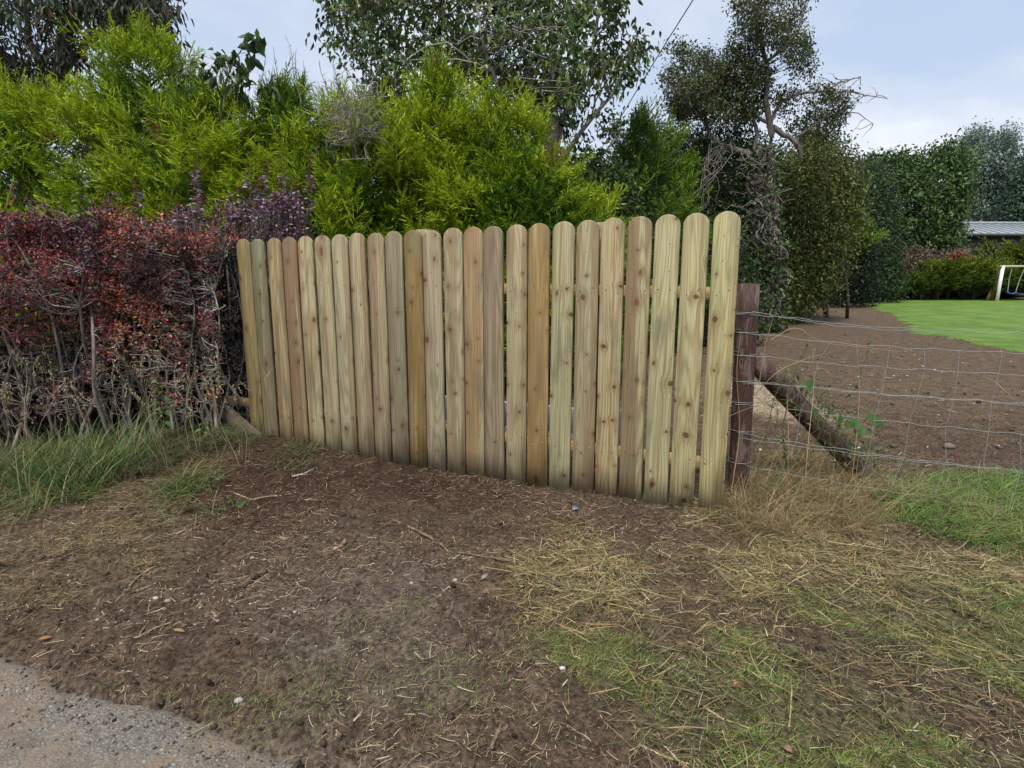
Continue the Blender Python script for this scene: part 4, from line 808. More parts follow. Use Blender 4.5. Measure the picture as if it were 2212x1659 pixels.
# ------------------------------------------------------------------ swing
wp = plain('white_painted_post', (.78, .78, .80), .5, 0, .06, 12); bw_ = plain('brown_timber', (.17, .11, .05), .8, 0, .25, 12); bl = plain('blue_plastic', (.03, .10, .32), .4, 0, .1)
Ys = 31.5; A0 = gp(2154, 652); Ys = A0[1]; TT = ad(2156, 574, Ys); x0 = A0[0]; zt = TT[2]
sw = thing('swing', 'white-posted garden swing frame at the right edge of the lawn', 'swing', (x0, Ys, 0))
g = Geo(); tubes(g, np.array([[x0 - .02, Ys, -.05], [x0, Ys, zt * .5], [x0 + .04, Ys, zt]])[None], .085, 12); g.build('front_leg', wp, sw)
g = Geo(); tubes(g, np.array([[x0 + .34, Ys + .9, -.05], [x0 + .06, Ys + .12, zt - .05]])[None], .075, 10); g.build('rear_leg', bw_, sw)
g = Geo(); box(g, x0 + .16, Ys + .74, .40, .16, .06, .9, None, 0, np.array([[1, 0, .32], [0, 1, 0], [-.32, 0, 1.]])); g.build('side_brace', bw_, sw)
g = Geo(); box(g, x0 + 2.0, Ys, zt - .03, 4.2, .1, .10); g.build('top_beam', plain('faded_beam', (.50, .44, .32), .7, 0, .1), sw)
sx0, sx1 = ad(2177, 633, Ys)[0], ad(2193, 633, Ys)[0]; zs_ = ad(2185, 632, Ys)[2]
for a_, b_ in ((sx0 - .02, sx0 + .03), (sx1 + .02, sx1 + .32)):
    g = Geo(); tubes(g, np.array([[a_, Ys, zs_ + .04], [(a_ + b_) / 2 - .04, Ys, (zs_ + zt) / 2], [b_, Ys, zt - .08]])[None], .016, 5, (.5, .5, .5)); g.build('chain', plain('pale_rope', (.38, .42, .36), .7), sw)
g = Geo(); q = np.linspace(sx0 - .05, sx1 + .05, 9); tt = (q - q.mean()) / (q.max() - q.mean()); za = zs_ - .06 + .08 * tt ** 2
for k in range(8): box(g, (q[k] + q[k + 1]) / 2, Ys, (za[k] + za[k + 1]) / 2, q[1] - q[0] + .004, .2, .045)
g.build('seat', bl, sw)
# tyres under the hedge behind the swing
rub = plain('black_rubber', (.02, .02, .022), .6)
for k, (uu, vv) in enumerate([(2190, 643), (2205, 645)]):
    c = gp(uu, vv + 4); g = Geo(); th = np.linspace(0, 2 * math.pi, 25); g_ = np.stack([c[0] + .34 * np.cos(th), c[1] + .34 * np.sin(th), np.full(25, .10)], 1); tubes(g, g_[None], .10, 8)
    g_[:, 2] = .31; tubes(g, g_[None], .10, 8); o = g.build('tyre_stack', rub, None, True); tag(o, ['black tyres lying at the hedge foot under the blue swing seat', 'black tyres lying at the hedge foot nearest the right edge'][k], 'tyres', 'tyres at the hedge foot')
# ------------------------------------------------------------------ overhead cable
pts = np.array([ad(1640, -230, 10), ad(1497, 0, 12), ad(1440, 90, 13), ad(1390, 172, 14), ad(1300, 320, 17), ad(1200, 480, 21)]); D = np.r_[0, np.cumsum(np.linalg.norm(np.diff(pts, axis=0), axis=1))]; tt = np.linspace(0, D[-1], 24)
g = Geo(); tubes(g, np.stack([np.interp(tt, D, pts[:, k]) for k in range(3)], 1)[None], .011, 6); o = g.build('overhead_cable', plain('black_cable', (.03, .03, .035), .5)); tag(o, 'thin dark overhead cable slanting down the sky to the vine-hung tree', 'cable')

# ------------------------------------------------------------------ barberry bushes of the low hedge
BS = 5.35
def barberry(label, u0, u1, vtop, Yc, depth, cols, cshare, nstem, ntw, nlf, zlow, ldens=1.0, leaf=.024, side=.0, twc=(.20, .175, .15)):
    xa, xb = ad(u0, 700, Yc)[0], ad(u1, 700, Yc)[0]; zt = ad((u0 + u1) / 2, vtop, Yc - depth / 2)[2]
    root = thing('barberry_bush', label, 'bush', ((xa + xb) / 2, Yc, 0), 'barberry bushes of the clipped hedge')
    g = Geo(); B = np.stack([rng.uniform(xa, xb, nstem), Yc + rng.uniform(-.4, .25, nstem), np.full(nstem, -.05)], 1)
    E = np.stack([np.clip(B[:, 0] + rng.normal(0, .3, nstem), xa, xb), Yc + rng.uniform(-.45, .45, nstem) * depth, zt * rng.uniform(.55, .95, nstem)], 1)
    S1 = curve(B, E, 10, .07); tubes(g, S1, np.linspace(.015, .006, 10)[None] * rng.uniform(.7, 1.3, (nstem, 1)), 6, bcol(twc, nstem, .15, .04)); g.build('stems', M['bark'], root)
    # twigs end on a clipped shell
    def shell(n, inner=.0):
        X = rng.uniform(xa - .05, xb + .05, n); a_ = rng.random(n); Z = zlow + (zt - zlow) * rng.random(n) ** .75
        front = a_ < .55; top = (a_ >= .55) & (a_ < .8)
        Yv_ = Yc + rng.uniform(-.5, .5, n) * depth; lump = (fbm(X * 2.2, Z * 2.2, 0, 77, 3) - .5) * .6
        Yv_ = np.where(front, Yc - depth * .5 + lump + rng.exponential(.05, n), Yv_); Z = np.where(top, zt + (fbm(X * 2.5, Yv_ * 2.5, 0, 78, 3) - .55) * .6 - rng.exponential(.04, n), Z)
        return np.stack([X, Yv_, Z], 1)
    E2 = shell(ntw); SP = S1.reshape(-1, 3); i = nearest(E2, SP, .3); n1 = ntw // 4
    S2 = curve(SP[i[:n1]], E2[:n1], 7, .12, .0); g = Geo(); tubes(g, S2, np.linspace(.0055, .0022, 7)[None] * np.ones((n1, 1)), 4, bcol(twc, n1, .25, .05))
    SP2 = np.concatenate([SP, S2.reshape(-1, 3)]); i = nearest(E2, SP2, .2); S3 = curve(SP2[i], E2, 5, .16)
    tubes(g, S3, np.linspace(.0028, .0012, 5)[None] * np.ones((ntw, 1)), 3, bcol(tuple(q * 1.15 for q in twc), ntw, .3, .05)); g.build('twigs', M['twig'], root)
    k = rng.integers(0, ntw, nlf); t = rng.uniform(.15, 1, nlf); P = S3[k, 2] + (S3[k, 4] - S3[k, 2]) * t[:, None] + rng.normal(size=(nlf, 3)) * .022
    ns_ = 26; bs = shell(ns_ * 6); bs = bs[bs[:, 2] > zt * .82][:ns_]; ns_ = len(bs); tp_ = bs + np.c_[rng.normal(0, .05, ns_), rng.normal(-.03, .05, ns_), rng.uniform(.08, .26, ns_)]; SS = curve(bs, tp_, 6, .06)
    kk_ = np.repeat(np.arange(ns_), 26); tt_ = rng.random(len(kk_)); P = np.concatenate([P, bs[kk_] + (tp_ - bs)[kk_] * tt_[:, None] + rng.normal(size=(len(kk_), 3)) * .012]); nlf = len(P)
    C = np.asarray(cols, float); zn = fbm(P[:, 0] * 1.9, P[:, 1] * 1.2, P[:, 2] * 1.9, 81, 3); zn2 = (P[:, 2] - zlow) / (zt - zlow); isn = rng.random(nlf) < .05
    red = np.clip((zn - .5) * 2.6 + cshare, .02, .95) > rng.random(nlf)
    dens = np.where(red, .9, 1.0) * np.clip(-.12 + 1.35 * zn2 + (fbm(P[:, 0] * 4, P[:, 1] * 4, P[:, 2] * 4, 88, 2) - .5) * 2.0, .015, 1); kp = rng.random(nlf) < dens
    P = P[kp]; red = red[kp]; n = len(P); ci = np.where(red, rng.integers(3, len(C), n), rng.integers(0, 3, n)); C = np.concatenate([C, [(.08, .11, .03)]]); ci = np.where(rng.random(n) < .10, len(C) - 1, ci)
    L = leaf * rng.uniform(.6, 1.3, n); g = Geo(); tubes(g, SS, .0015 * np.ones((ns_, 6)), 3, twc); leaves(g, P, nrm(rdir(n) + np.array([0, -.3, .25])), L, L * .62, bcol(C[ci], n, .22, .08), 0)
    m_ = 5000; P = np.stack([rng.uniform(xa, xb, m_), Yc + rng.uniform(.1, .55, m_), rng.uniform(0, zt * .8, m_)], 1); leaves(g, P, rdir(m_), .05, .035, bcol((.035, .026, .02), m_, .3), 0)  # dark leaves added inside the bush, their colour standing in for interior shade
    g.build('foliage', M['purple'], root); return root
PU = [(.12, .035, .058), (.07, .028, .042), (.19, .10, .13)]; RE = [(.40, .045, .045), (.42, .13, .06), (.28, .04, .05), (.45, .24, .10)]
DR = [(.26, .03, .06), (.32, .045, .055), (.15, .025, .06), (.38, .06, .05)]
barberry('dark plum barberry bush at the left edge with magenta upper leaves', -260, 120, 455, 5.15, .9, PU + DR, .30, 22, 2600, 30000, .25)
barberry('plum and red barberry bush second from the left with grey stems', 110, 290, 470, 5.25, .85, PU + DR[:2] + RE[:2], .42, 16, 2200, 24000, .3)
barberry('orange-red twiggy barberry bush in the middle of the clipped hedge', 280, 430, 497, 5.3, .8, PU + RE, .95, 14, 2300, 21000, .35, twc=(.27, .24, .205))
barberry('thin-leaved grey-twigged barberry bush with red tips beside the fence end', 420, 505, 505, 5.45, .75, PU + RE, .72, 10, 1700, 11000, .25, twc=(.29, .26, .22))
barberry('dark purple barberry bush squeezed against the first fence board', 490, 535, 540, 5.75, .6, [(.05, .035, .045), (.035, .02, .03), (.04, .05, .025)] + DR[:2], .1, 7, 1100, 11000, .2)
# taller purple bush with upright shoots behind the clipped ones
pb = thing('purple_bush', 'tall purple-leaved bush with upright silvery shoots rising behind the clipped hedge', 'bush', ad(540, 700, 6.2) * np.array([1, 1, 0]))
g = Geo(); gl = Geo(); shoots = [(425, 335, 6.0), (440, 420, 5.9), (535, 350, 6.1), (562, 380, 6.0), (520, 400, 6.0), (580, 345, 6.1), (612, 340, 6.1), (625, 400, 6.1), (640, 385, 6.1), (290, 385, 5.9), (672, 335, 6.3), (610, 430, 6.0), (590, 470, 5.9), (640, 460, 6.0), (500, 450, 5.9), (470, 460, 5.8), (555, 440, 5.9), (380, 440, 5.8), (350, 455, 5.8), (225, 425, 5.7), (600, 410, 6.0), (650, 430, 6.1), (545, 480, 5.8), (520, 500, 5.7), (575, 500, 5.8), (610, 500, 5.9), (630, 490, 6.0), (490, 500, 5.7),(405,470,5.8)]
for (su, sv_, sy) in shoots:
    tip = ad(su, sv_, sy); b0 = ad(su + rng.normal() * 12, 620, sy + rng.uniform(-.1, .15)); P = curve(b0[None], tip[None], 12, .04)[0]
    tubes(g, P[None], np.linspace(.006, .002, 12)[None], 4, (.10, .05, .05))
    L_ = np.linalg.norm(tip - b0); nn = int(L_ / .0065); t = rng.uniform(.0, 1, nn) ** .8; Q = b0 + (tip - b0) * t[:, None]; j = np.minimum((t * 11).astype(int), 10); Q = P[j] + (P[j + 1] - P[j]) * (t * 11 - j)[:, None]
    th = rng.uniform(0, 2 * math.pi, nn); A = nrm(np.stack([np.cos(th), np.sin(th), rng.uniform(-.1, .5, nn)], 1)); top_ = t > .88
    cc = np.where(top_[:, None], np.array([.20, .05, .06]), np.where(rng.random((nn, 1)) < .55, np.array([.42, .36, .41]), np.array([.19, .08, .11])))
    LL = np.where(top_, .030, .050) * rng.uniform(.7, 1.2, nn); leaves(gl, Q + A * .012, A, LL, LL * .75, bcol(cc, nn, .18, .05), .1, Nn=nrm(np.array([0, 0, 1.]) + rdir(nn) * .5))
q = poly_pts([(300, 480), (390, 450), (450, 455), (500, 430), (560, 440), (610, 420), (650, 450), (655, 520), (520, 570), (400, 520)], 1500); P = ad(q[:, 0], q[:, 1], 5.95 + rng.uniform(-.25, .25, 1500)); P = P[fbm(P[:, 0] * 4, P[:, 1] * 4, P[:, 2] * 4, 5, 2) > .47]; n = len(P) * 5; P = np.repeat(P, 5, 0) + rng.normal(size=(n, 3)) * .03
leaves(gl, P, nrm(rdir(n) + np.array([0, -.2, .2])), .034, .024, bcol(np.where(rng.random((n, 1)) < .35, np.array([.24, .195, .235]), np.array([.12, .042, .065])), n, .2, .07), .1)
q = P[rng.choice(n, 500)]; b_ = ad(540, 760, 6.2); tubes(g, curve(np.array([b_ * np.array([1, 1, 0])]) + (q - b_) * np.array([.5, .3, 0]), q, 6, .08), np.linspace(.006, .002, 6)[None] * np.ones((500, 1)), 3, (.13, .10, .09))
g.build('stems', M['twig'], pb); gl.build('foliage', M['purple'], pb)
# ------------------------------------------------------------------ nettle and small weeds
def weed(name, label, u_, v_, h, n, L, colr, cat, group=None, spread=.10, Y=None, zb=None):
    b = gp(u_, v_) if Y is None else ad(u_, v_, Y); 
    if Y is None: b[2] = float(gz(b[0], b[1]))
    g = Geo(); e = b + np.array([rng.normal() * .05, -.03, h]); P = curve(b[None], e[None], 8, .05)[0]; tubes(g, P[None], np.linspace(.005, .0025, 8)[None], 5, (.06, .10, .03)); t = np.linspace(.15, 1, n); Q = np.stack([np.interp(t * 7, np.arange(8), P[:, k]) for k in range(3)], 1)
    th = np.arange(n) * 1.57 + rng.normal(0, .3, n); A = nrm(np.stack([np.cos(th), np.sin(th) - .25, rng.uniform(-.5, .3, n)], 1)); l_ = L * (1 - .5 * t) * rng.uniform(.8, 1.2, n)
    leaves(g, Q + A * .015, A, l_, l_ * .6, bcol(colr, n, .15, .05), .25, Nn=nrm(np.array([0, -.3, 1.]) + rdir(n) * .25)); o = g.build(name, M['leaf']); tag(o, label, cat, group); return o
weed('nettle', 'green nettle growing under the middle barberry bush', 345, 925, .42, 16, .11, (.07, .13, .035), 'nettle', Y=4.75)
weed('nettle', 'small bright nettle in the grass by the leaning plank', 435, 940, .14, 10, .055, (.09, .17, .04), 'nettle', Y=4.9)
weed('dock_plant', 'broad-leaved weed shoot topping the purple bush at left', 190, 500, .35, 14, .12, (.15, .21, .05), 'plant', Y=4.85)
# bindweed climbing over the strut
g = Geo(); n = 320; t = rng.uniform(.15, .9, n); c = SA + (SB - SA) * t[:, None]; P = c + rng.normal(size=(n, 3)) * np.array([.10, .07, .07]) + np.array([.05, -.04, .05]); leaves(g, P, nrm(rdir(n) + np.array([0, -.3, -.4])), rng.uniform(.015, .05, n), rng.uniform(.01, .03, n), bcol((.085, .13, .045), n, .3, .1), .2)
q = rng.integers(0, n, 90); q2 = rng.integers(0, n, 90); tubes(g, curve(P[q], P[q] + rng.normal(size=(90, 3)) * .16, 6, .3), .0016 * np.ones((1, 6)), 3, bcol((.16, .18, .07), 90, .2, .08))
P = np.array([ad(u_, v_, 3.75) for u_, v_ in [(1846, 905), (1862, 920), (1840, 900), (1890, 898), (1900, 905), (1875, 890), (1830, 905), (1815, 895), (1760, 880), (1745, 820)]]); leaves(g, P, nrm(np.array([0, -.2, -1.]) + rdir(len(P)) * .25), .065, .045, bcol((.06, .14, .03), len(P), .15), .1, Nn=nrm(np.array([0, -1., .2]) + rdir(len(P)) * .3))
P = np.array([ad(1790, 925, 3.78), ad(1830, 895, 3.75), ad(1875, 886, 3.75), ad(1925, 880, 3.75)]); tubes(g, P[None], .002, 4, (.12, .15, .05))
o = g.build('bindweed', M['leaf']); tag(o, 'green bindweed climbing over the slanting dark strut', 'climbing plant')
# ------------------------------------------------------------------ grasses (nobody could count them)
def field(names, n, xr, yr, excl=(), dens=None):
    x = rng.uniform(*xr, n); y = rng.uniform(*yr, n); k = np.zeros(n, bool)
    jx, jy = (x + rng.normal(0, .13, n), y + rng.normal(0, .13, n)) if 'lawn' not in names else (x, y)
    for nm in names: k |= mask(nm, jx, jy)
    for nm in excl: k &= ~(mask(nm, x, y) & (rng.random(n) < .9))
    if dens is not None: k &= rng.random(n) < dens(x, y)
    x, y = x[k], y[k]; return np.stack([x, y, gz(x, y)], 1)
def blades(g, B, hmin, hmax, w, cols, lean=.5, bend=.5, segs=3, tipdry=0.0, cl=None):
    n = len(B); th = rng.uniform(0, 2 * math.pi, n); D = nrm(np.stack([np.cos(th) * lean, np.sin(th) * lean, np.ones(n)], 1) + rng.normal(size=(n, 3)) * .15); L = rng.uniform(hmin, hmax, n) * rng.uniform(.6, 1, n)
    C = np.asarray(cols, float); i = rng.integers(0, len(C), n); cc = bcol(C[i], n, .2, .08); be = np.stack([np.cos(th), np.sin(th), -np.full(n, .7)], 1) * (L * bend * rng.uniform(.3, 1.3, n))[:, None]
    strips(g, B - np.array([0, 0, .005]), D, L, w, be, segs, cc, side=np.stack([-np.sin(th + .6), np.cos(th + .6), np.zeros(n)], 1), tipcol=cc * (1 + .35 * rng.random((n, 1))))
GRN = [(.13, .25, .028), (.19, .31, .04), (.085, .16, .024), (.28, .31, .07)]; DRY = [(.40, .31, .15), (.30, .21, .10), (.22, .16, .08), (.52, .43, .24)]; MIX = GRN + [(.36, .30, .15), (.22, .19, .08)]
patch = lambda f_, a_, b_: (lambda x, y: np.clip((fbm(x * f_, y * f_, 0, 41, 3) - a_) * b_, .03, 1))
# lawn-like turf, right foreground
B = field(['green'], 330000, (.1, 4.2), (1.0, 4.2), ('bare', 'bare2'), patch(3.2, .40, 5)); g = Geo(); blades(g, B, .016, .050, .0026, MIX, .9, .5, 2)
B = field(['green'], 36000, (.1, 4.2), (1.0, 4.2), ('bare', 'bare2'), patch(6, .52, 8)); blades(g, B, .03, .065, .003, [(.16, .32, .03), (.12, .25, .025)], .6, .5, 2)
o = g.build('turf_grass', M['grass']); tag(o, 'patchy short green turf in the right foreground', 'grass', kind='stuff')
# thin sprigs on the bare soil
g = Geo(); xy = np.stack([rng.uniform(-2.2, 2.2, 70), rng.uniform(1.3, 3.6, 70)], 1); B = np.repeat(xy, 45, 0) + rng.normal(0, .045, (70 * 45, 2)); B = np.c_[B, gz(B[:, 0], B[:, 1])]; k = ~mask('road', B[:, 0], B[:, 1]); blades(g, B[k], .012, .045, .0022, MIX + [(.28, .24, .10)], 1.0, .6, 2)
for (cu, cv_, n, s_) in [(1000 - 40, 1490, 900, .12), (560, 1480, 500, .12), (620, 1520, 600, .10), (860, 1330, 200, .08), (1200, 1390, 900, .10), (1290, 1400, 1200, .10)]:
    c = gp(cu, cv_); xy = c[:2] + rng.normal(0, s_, (n, 2)) * np.array([1.4, 1]); B = np.c_[xy, gz(xy[:, 0], xy[:, 1])]; blades(g, B, .015, .05, .0024, MIX + [(.25, .24, .09)], .8, .5, 2)
o = g.build('grass_sprigs', M['grass']); tag(o, 'sparse green sprigs growing through the bare soil', 'grass', kind='stuff')
# far lawn blades and field clumps
B = field(['lawn'], 130000, (4.5, 20), (10, 26)); g = Geo(); blades(g, B, .03, .08, .012, [(.12, .22, .025), (.17, .28, .04), (.09, .17, .02)], .5, .4, 1)
o = g.build('lawn_grass', M['grass']); tag(o, 'short bright lawn grass along the near lawn edge', 'grass', kind='stuff')
g = Geo(); n = 26000; x = rng.uniform(1.9, 12, n); y = rng.uniform(4.3, 13, n); k = fbm(x * .9, y * .9, 0, 66, 3) > .56; x, y = x[k], y[k]; B = np.c_[x, y, gz(x, y)]; blades(g, B, .02, .07, .006, [(.09, .12, .03), (.14, .13, .05), (.2, .16, .08)], 1, .5, 1)
n = 60000; x = rng.uniform(4.5, 22, n); y = rng.uniform(9, 27, n); k = mask('lawn', x + rng.normal(0, .35, n), y + rng.normal(0, .8, n)) & ~mask('lawn', x, y); x, y = x[k], y[k]; B = np.c_[x, y, gz(x, y)]; blades(g, B, .03, .10, .014, [(.12, .19, .03), (.15, .22, .04), (.2, .2, .08)], .8, .5, 1)
o = g.build('field_weeds', M['grass']); tag(o, 'thin scattered weeds on the bare field behind the wire fence', 'weeds', kind='stuff')
# left tall grass under the hedge
g = Geo(); n = 1900; x = -2.85 - np.abs(rng.normal(0, .55, n)); y = 4.3 + rng.normal(0, .25, n); B = np.c_[x, y, gz(x, y)]
blades(g, B, .12, .55, .008, [(.06, .12, .03), (.085, .15, .04), (.13, .18, .06), (.24, .22, .11)], .3, .4, 4)
n = 9000; x = rng.uniform(-4.4, -1.75, n); y = 4.15 + rng.normal(0, .28, n); k = fbm(x * 2.2, y * 2.2, 0, 91, 3) > np.where(x > -2.8, .57, .45); x, y = x[k], y[k]; B = np.c_[x, y, gz(x, y)]; blades(g, B, .06, .32, .0085, [(.055, .11, .03), (.08, .14, .035), (.16, .17, .06), (.22, .18, .09)], .9, .9, 4)
n = 5000; x = rng.uniform(-4.4, -1.6, n); y = 4.75 + rng.normal(0, .2, n); k = fbm(x * 3, y * 3, 0, 93, 3) > .5; x, y = x[k], y[k]; B = np.c_[x, y, gz(x, y)]; blades(g, B, .05, .25, .005, [(.05, .08, .03), (.10, .12, .05), (.2, .17, .09)], 1.0, .8, 3)
o = g.build('tall_grass', M['grass']); tag(o, 'long green grass growing along the foot of the barberry hedge', 'grass', kind='stuff')
g = Geo(); q = poly_pts([(200, 1000), (380, 960), (430, 890), (470, 930), (540, 972), (450, 1000), (300, 1040), (120, 1060), (60, 1040)], 9000); P = gp(q[:, 0], q[:, 1]); P[:, 2] = gz(P[:, 0], P[:, 1]) + rng.uniform(0, .07, 9000); blades(g, P, .05, .20, .0045, [(.10, .12, .05), (.16, .16, .075), (.24, .21, .12), (.07, .09, .035)], 1.6, .8, 3)
o = g.build('cut_grass', M['grass']); tag(o, 'flattened cut grass heaped between the hedge and the leaning plank', 'grass', kind='stuff')
# seed stalks
g = Geo(); n = 55; x = rng.uniform(-3.9, -1.9, n); y = rng.uniform(4.3, 4.7, n); B = np.c_[x, y, gz(x, y)]; E = B + np.c_[rng.normal(0, .15, n), rng.normal(-.1, .08, n), rng.uniform(.5, .95, n)]; S_ = curve(B, E, 9, .07, .0); tubes(g, S_, np.linspace(.0022, .001, 9)[None] * np.ones((n, 1)), 3, bcol((.36, .30, .16), n, .2))
k = np.repeat(np.arange(n), 16); t = rng.uniform(.72, 1, len(k)); P = S_[k, 6] + (S_[k, 8] - S_[k, 6]) * ((t - .7) / .3)[:, None]; leaves(g, P, nrm(rdir(len(k)) * .6 + np.array([0, 0, .8])), .022, .006, bcol((.38, .31, .18), len(k), .2))
o = g.build('seed_stalks', M['straw']); tag(o, 'pale grass seed stalks in front of the barberry hedge', 'grass', kind='stuff')
# dry grass round the post foot, green grass to the right
g = Geo(); q = poly_pts([(1560, 1110), (1575, 1040), (1640, 985), (1760, 985), (1900, 1030), (1960, 1090), (1880, 1160), (1720, 1170), (1600, 1160)], 9000); P = gp(q[:, 0], q[:, 1]); P[:, 2] = gz(P[:, 0], P[:, 1]); DB = [(.27, .19, .10), (.20, .13, .07), (.36, .27, .14), (.14, .10, .05), (.15, .16, .06)]; P = P[fbm(P[:, 0] * 5, P[:, 1] * 5, 0, 9, 2) > .36]; blades(g, P, .05, .27, .0035, DB, 1.1, .7, 3)
n = 650; P2 = P[rng.choice(len(P), n)]; blades(g, P2, .25, .70, .003, DB, .6, .5, 4)
for pts_ in [[(1665, 735), (1720, 700), (1770, 742), (1850, 748), (1945, 760)], [(1625, 858), (1680, 800), (1740, 775), (1800, 760)], [(1640, 830), (1650, 760), (1668, 690), (1680, 670)], [(1735, 1100), (1745, 960), (1760, 830), (1755, 745)], [(1835, 1080), (1850, 950), (1858, 840), (1850, 745)], [(1560, 905), (1620, 880), (1680, 868)], [(1580, 1060), (1600, 930), (1590, 800), (1600, 720)], [(1690, 1110), (1705, 980), (1700, 850)], [(2120, 812), (2150, 825), (2190, 862)]]:
    p_ = np.array([ad(a_, b_, 3.78 + rng.uniform(-.12, .12)) for a_, b_ in pts_]); t_ = np.linspace(0, len(p_) - 1, 14); C_ = np.stack([np.interp(t_, np.arange(len(p_)), p_[:, k]) for k in range(3)], 1); C_[1:-1] = (C_[:-2] + C_[1:-1] + C_[2:]) / 3
    tubes(g, C_[None], np.linspace(.003, .0012, 14)[None], 5, bcol((.40, .31, .16), 1, .2)[0])
o = g.build('dry_grass', M['straw']); tag(o, 'dead straw-coloured grass tangled round the foot of the dark post and strut', 'grass', kind='stuff')
g = Geo(); q = poly_pts([(1880, 1090), (1960, 1045), (2100, 1020), (2260, 1030), (2600, 1080), (2600, 1230), (2212, 1200), (2050, 1165), (1930, 1140)], 9000); P = gp(q[:, 0], q[:, 1]); P[:, 2] = gz(P[:, 0], P[:, 1]); blades(g, P, .07, .26, .006, [(.10, .19, .03), (.13, .23, .04), (.17, .23, .06), (.22, .20, .09)], .7, .8, 3)
o = g.build('long_grass', M['grass']); tag(o, 'lush green grass under the wire fence at the right edge', 'grass', kind='stuff')
g = Geo(); B = field(['straw'], 60000, (.0, 4.3), (2.0, 4.2), (), patch(2.5, .42, 5)); blades(g, B, .012, .05, .0022, DRY + GRN[:1], 1.4, .6, 2); 
o = g.build('stubble', M['straw']); tag(o, 'dry cut stubble in front of the right end of the fence', 'stubble', kind='stuff')
# loose straw, roots and clippings lying on the ground
def litter(B, lmin, lmax, w, cols, lift=.012, curl=.35):
    n = len(B); th = rng.uniform(0, 2 * math.pi, n); D = nrm(np.stack([np.cos(th), np.sin(th), rng.normal(.04, .12, n)], 1)); L = lmin + (lmax - lmin) * rng.random(n) ** 2.2; S = np.stack([-np.sin(th), np.cos(th), np.zeros(n)], 1)
    C = np.asarray(cols, float); cc = bcol(C[rng.integers(0, len(C), n)], n, .25, .07); strips(g, B + np.c_[np.zeros((n, 2)), rng.uniform(.001, lift, n)], D, L, w * rng.uniform(.6, 1.4, n), S * (L * curl * rng.normal(0, 1, n))[:, None], 3, cc, side=nrm(S + rdir(n) * .6), tip=.5)
LC = [(.40, .31, .18), (.24, .17, .095), (.52, .43, .29), (.13, .09, .055), (.19, .13, .08)]
g = Geo(); n = 115000; x = rng.uniform(-3.4, 3.6, n); y = rng.uniform(1.05, 4.9, n); k = (~mask('road', x, y) | (rng.random(n) < .04)) & (rng.random(n) < np.clip(.15 + 1.6 * (fbm(x * 2.3, y * 2.3, 0, 43, 3) - .35), .05, 1)); B = np.c_[x, y, gz(x, y)][k]; litter(B, .008, .075, .0022, LC, .012)
o = g.build('root_litter', M['straw']); tag(o, 'scattered pale roots and stalks all over the bare soil', 'litter', kind='stuff')
g = Geo(); B = field(['straw'], 120000, (.0, 4.3), (2.0, 4.3), (), patch(2.5, .36, 4)); litter(B, .02, .17, .0026, DRY + [(.17, .165, .07), (.085, .09, .045)], .035, .2)
B = field(['green'], 45000, (.0, 4.3), (1.0, 4.3), (), patch(2.0, .44, 5)); litter(B, .02, .17, .0026, DRY[:3] + [(.16, .17, .08), (.11, .12, .06), (.07, .085, .04)], .04, .2)
o = g.build('straw', M['straw']); tag(o, 'mown straw-coloured grass strewn across the right foreground', 'straw', kind='stuff')
g = Geo(); B = field(['lstraw'], 60000, (-4.4, -.6), (2.2, 4.6), (), patch(2.8, .38, 4)); litter(B, .01, .09, .0024, DRY[1:3] + [(.16, .15, .075), (.11, .085, .05), (.3, .24, .13)], .03, .35)
o = g.build('dry_clippings', M['straw']); tag(o, 'brown grass clippings over the soil at left', 'litter', kind='stuff')
g = Geo(); n = 5000; x = rng.uniform(1.6, 12, n); y = rng.uniform(4.3, 15, n); B = np.c_[x, y, gz(x, y)]; litter(B, .02, .12, .005, LC, .02, .3); o = g.build('field_litter', M['straw']); tag(o, 'dry stalks scattered over the bare field behind', 'litter', kind='stuff')
# stones and clods
ph = (1 + 5 ** .5) / 2; IC = nrm(np.array([(-1, ph, 0), (1, ph, 0), (-1, -ph, 0), (1, -ph, 0), (0, -1, ph), (0, 1, ph), (0, -1, -ph), (0, 1, -ph), (ph, 0, -1), (ph, 0, 1), (-ph, 0, -1), (-ph, 0, 1)], float))
IF = np.array([(0, 11, 5), (0, 5, 1), (0, 1, 7), (0, 7, 10), (0, 10, 11), (1, 5, 9), (5, 11, 4), (11, 10, 2), (10, 7, 6), (7, 1, 8), (3, 9, 4), (3, 4, 2), (3, 2, 6), (3, 6, 8), (3, 8, 9), (4, 9, 5), (2, 4, 11), (6, 2, 10), (8, 6, 7), (9, 8, 1)])
def pebbles(g, P, r, col, flat=.6, rough=.18):
    n = len(P); V = IC[None] * (1 + rng.normal(0, rough, (n, 12, 1))) * np.stack([np.ones(n), rng.uniform(.6, 1, n), flat * rng.uniform(.7, 1.1, n)], 1)[:, None]
    th = rng.uniform(0, 6.28, n); c_, s_ = np.cos(th)[:, None], np.sin(th)[:, None]; V = np.stack([V[..., 0] * c_ - V[..., 1] * s_, V[..., 0] * s_ + V[..., 1] * c_, V[..., 2]], -1)
    V = V * r[:, None, None] + P[:, None]; g.add(V, (np.arange(n)[:, None, None] * 12 + IF[None]).reshape(-1, 3), np.repeat(col, 12, 0))
g = Geo(); n = 42000; x = rng.uniform(-3.4, 3.8, n); y = rng.uniform(1.05, 5.0, n); k = ~mask('road', x, y) & (fbm(x * 2, y * 2, 0, 44, 3) > .40); x, y = x[k], y[k]; r = .0020 + .013 * rng.random(len(x)) ** 7; n = len(x); cc = bcol((.088, .062, .044), n, .4, .05); rdm = mask('red', x, y); cc[rdm] = bcol((.055, .030, .022), int(rdm.sum()), .25)
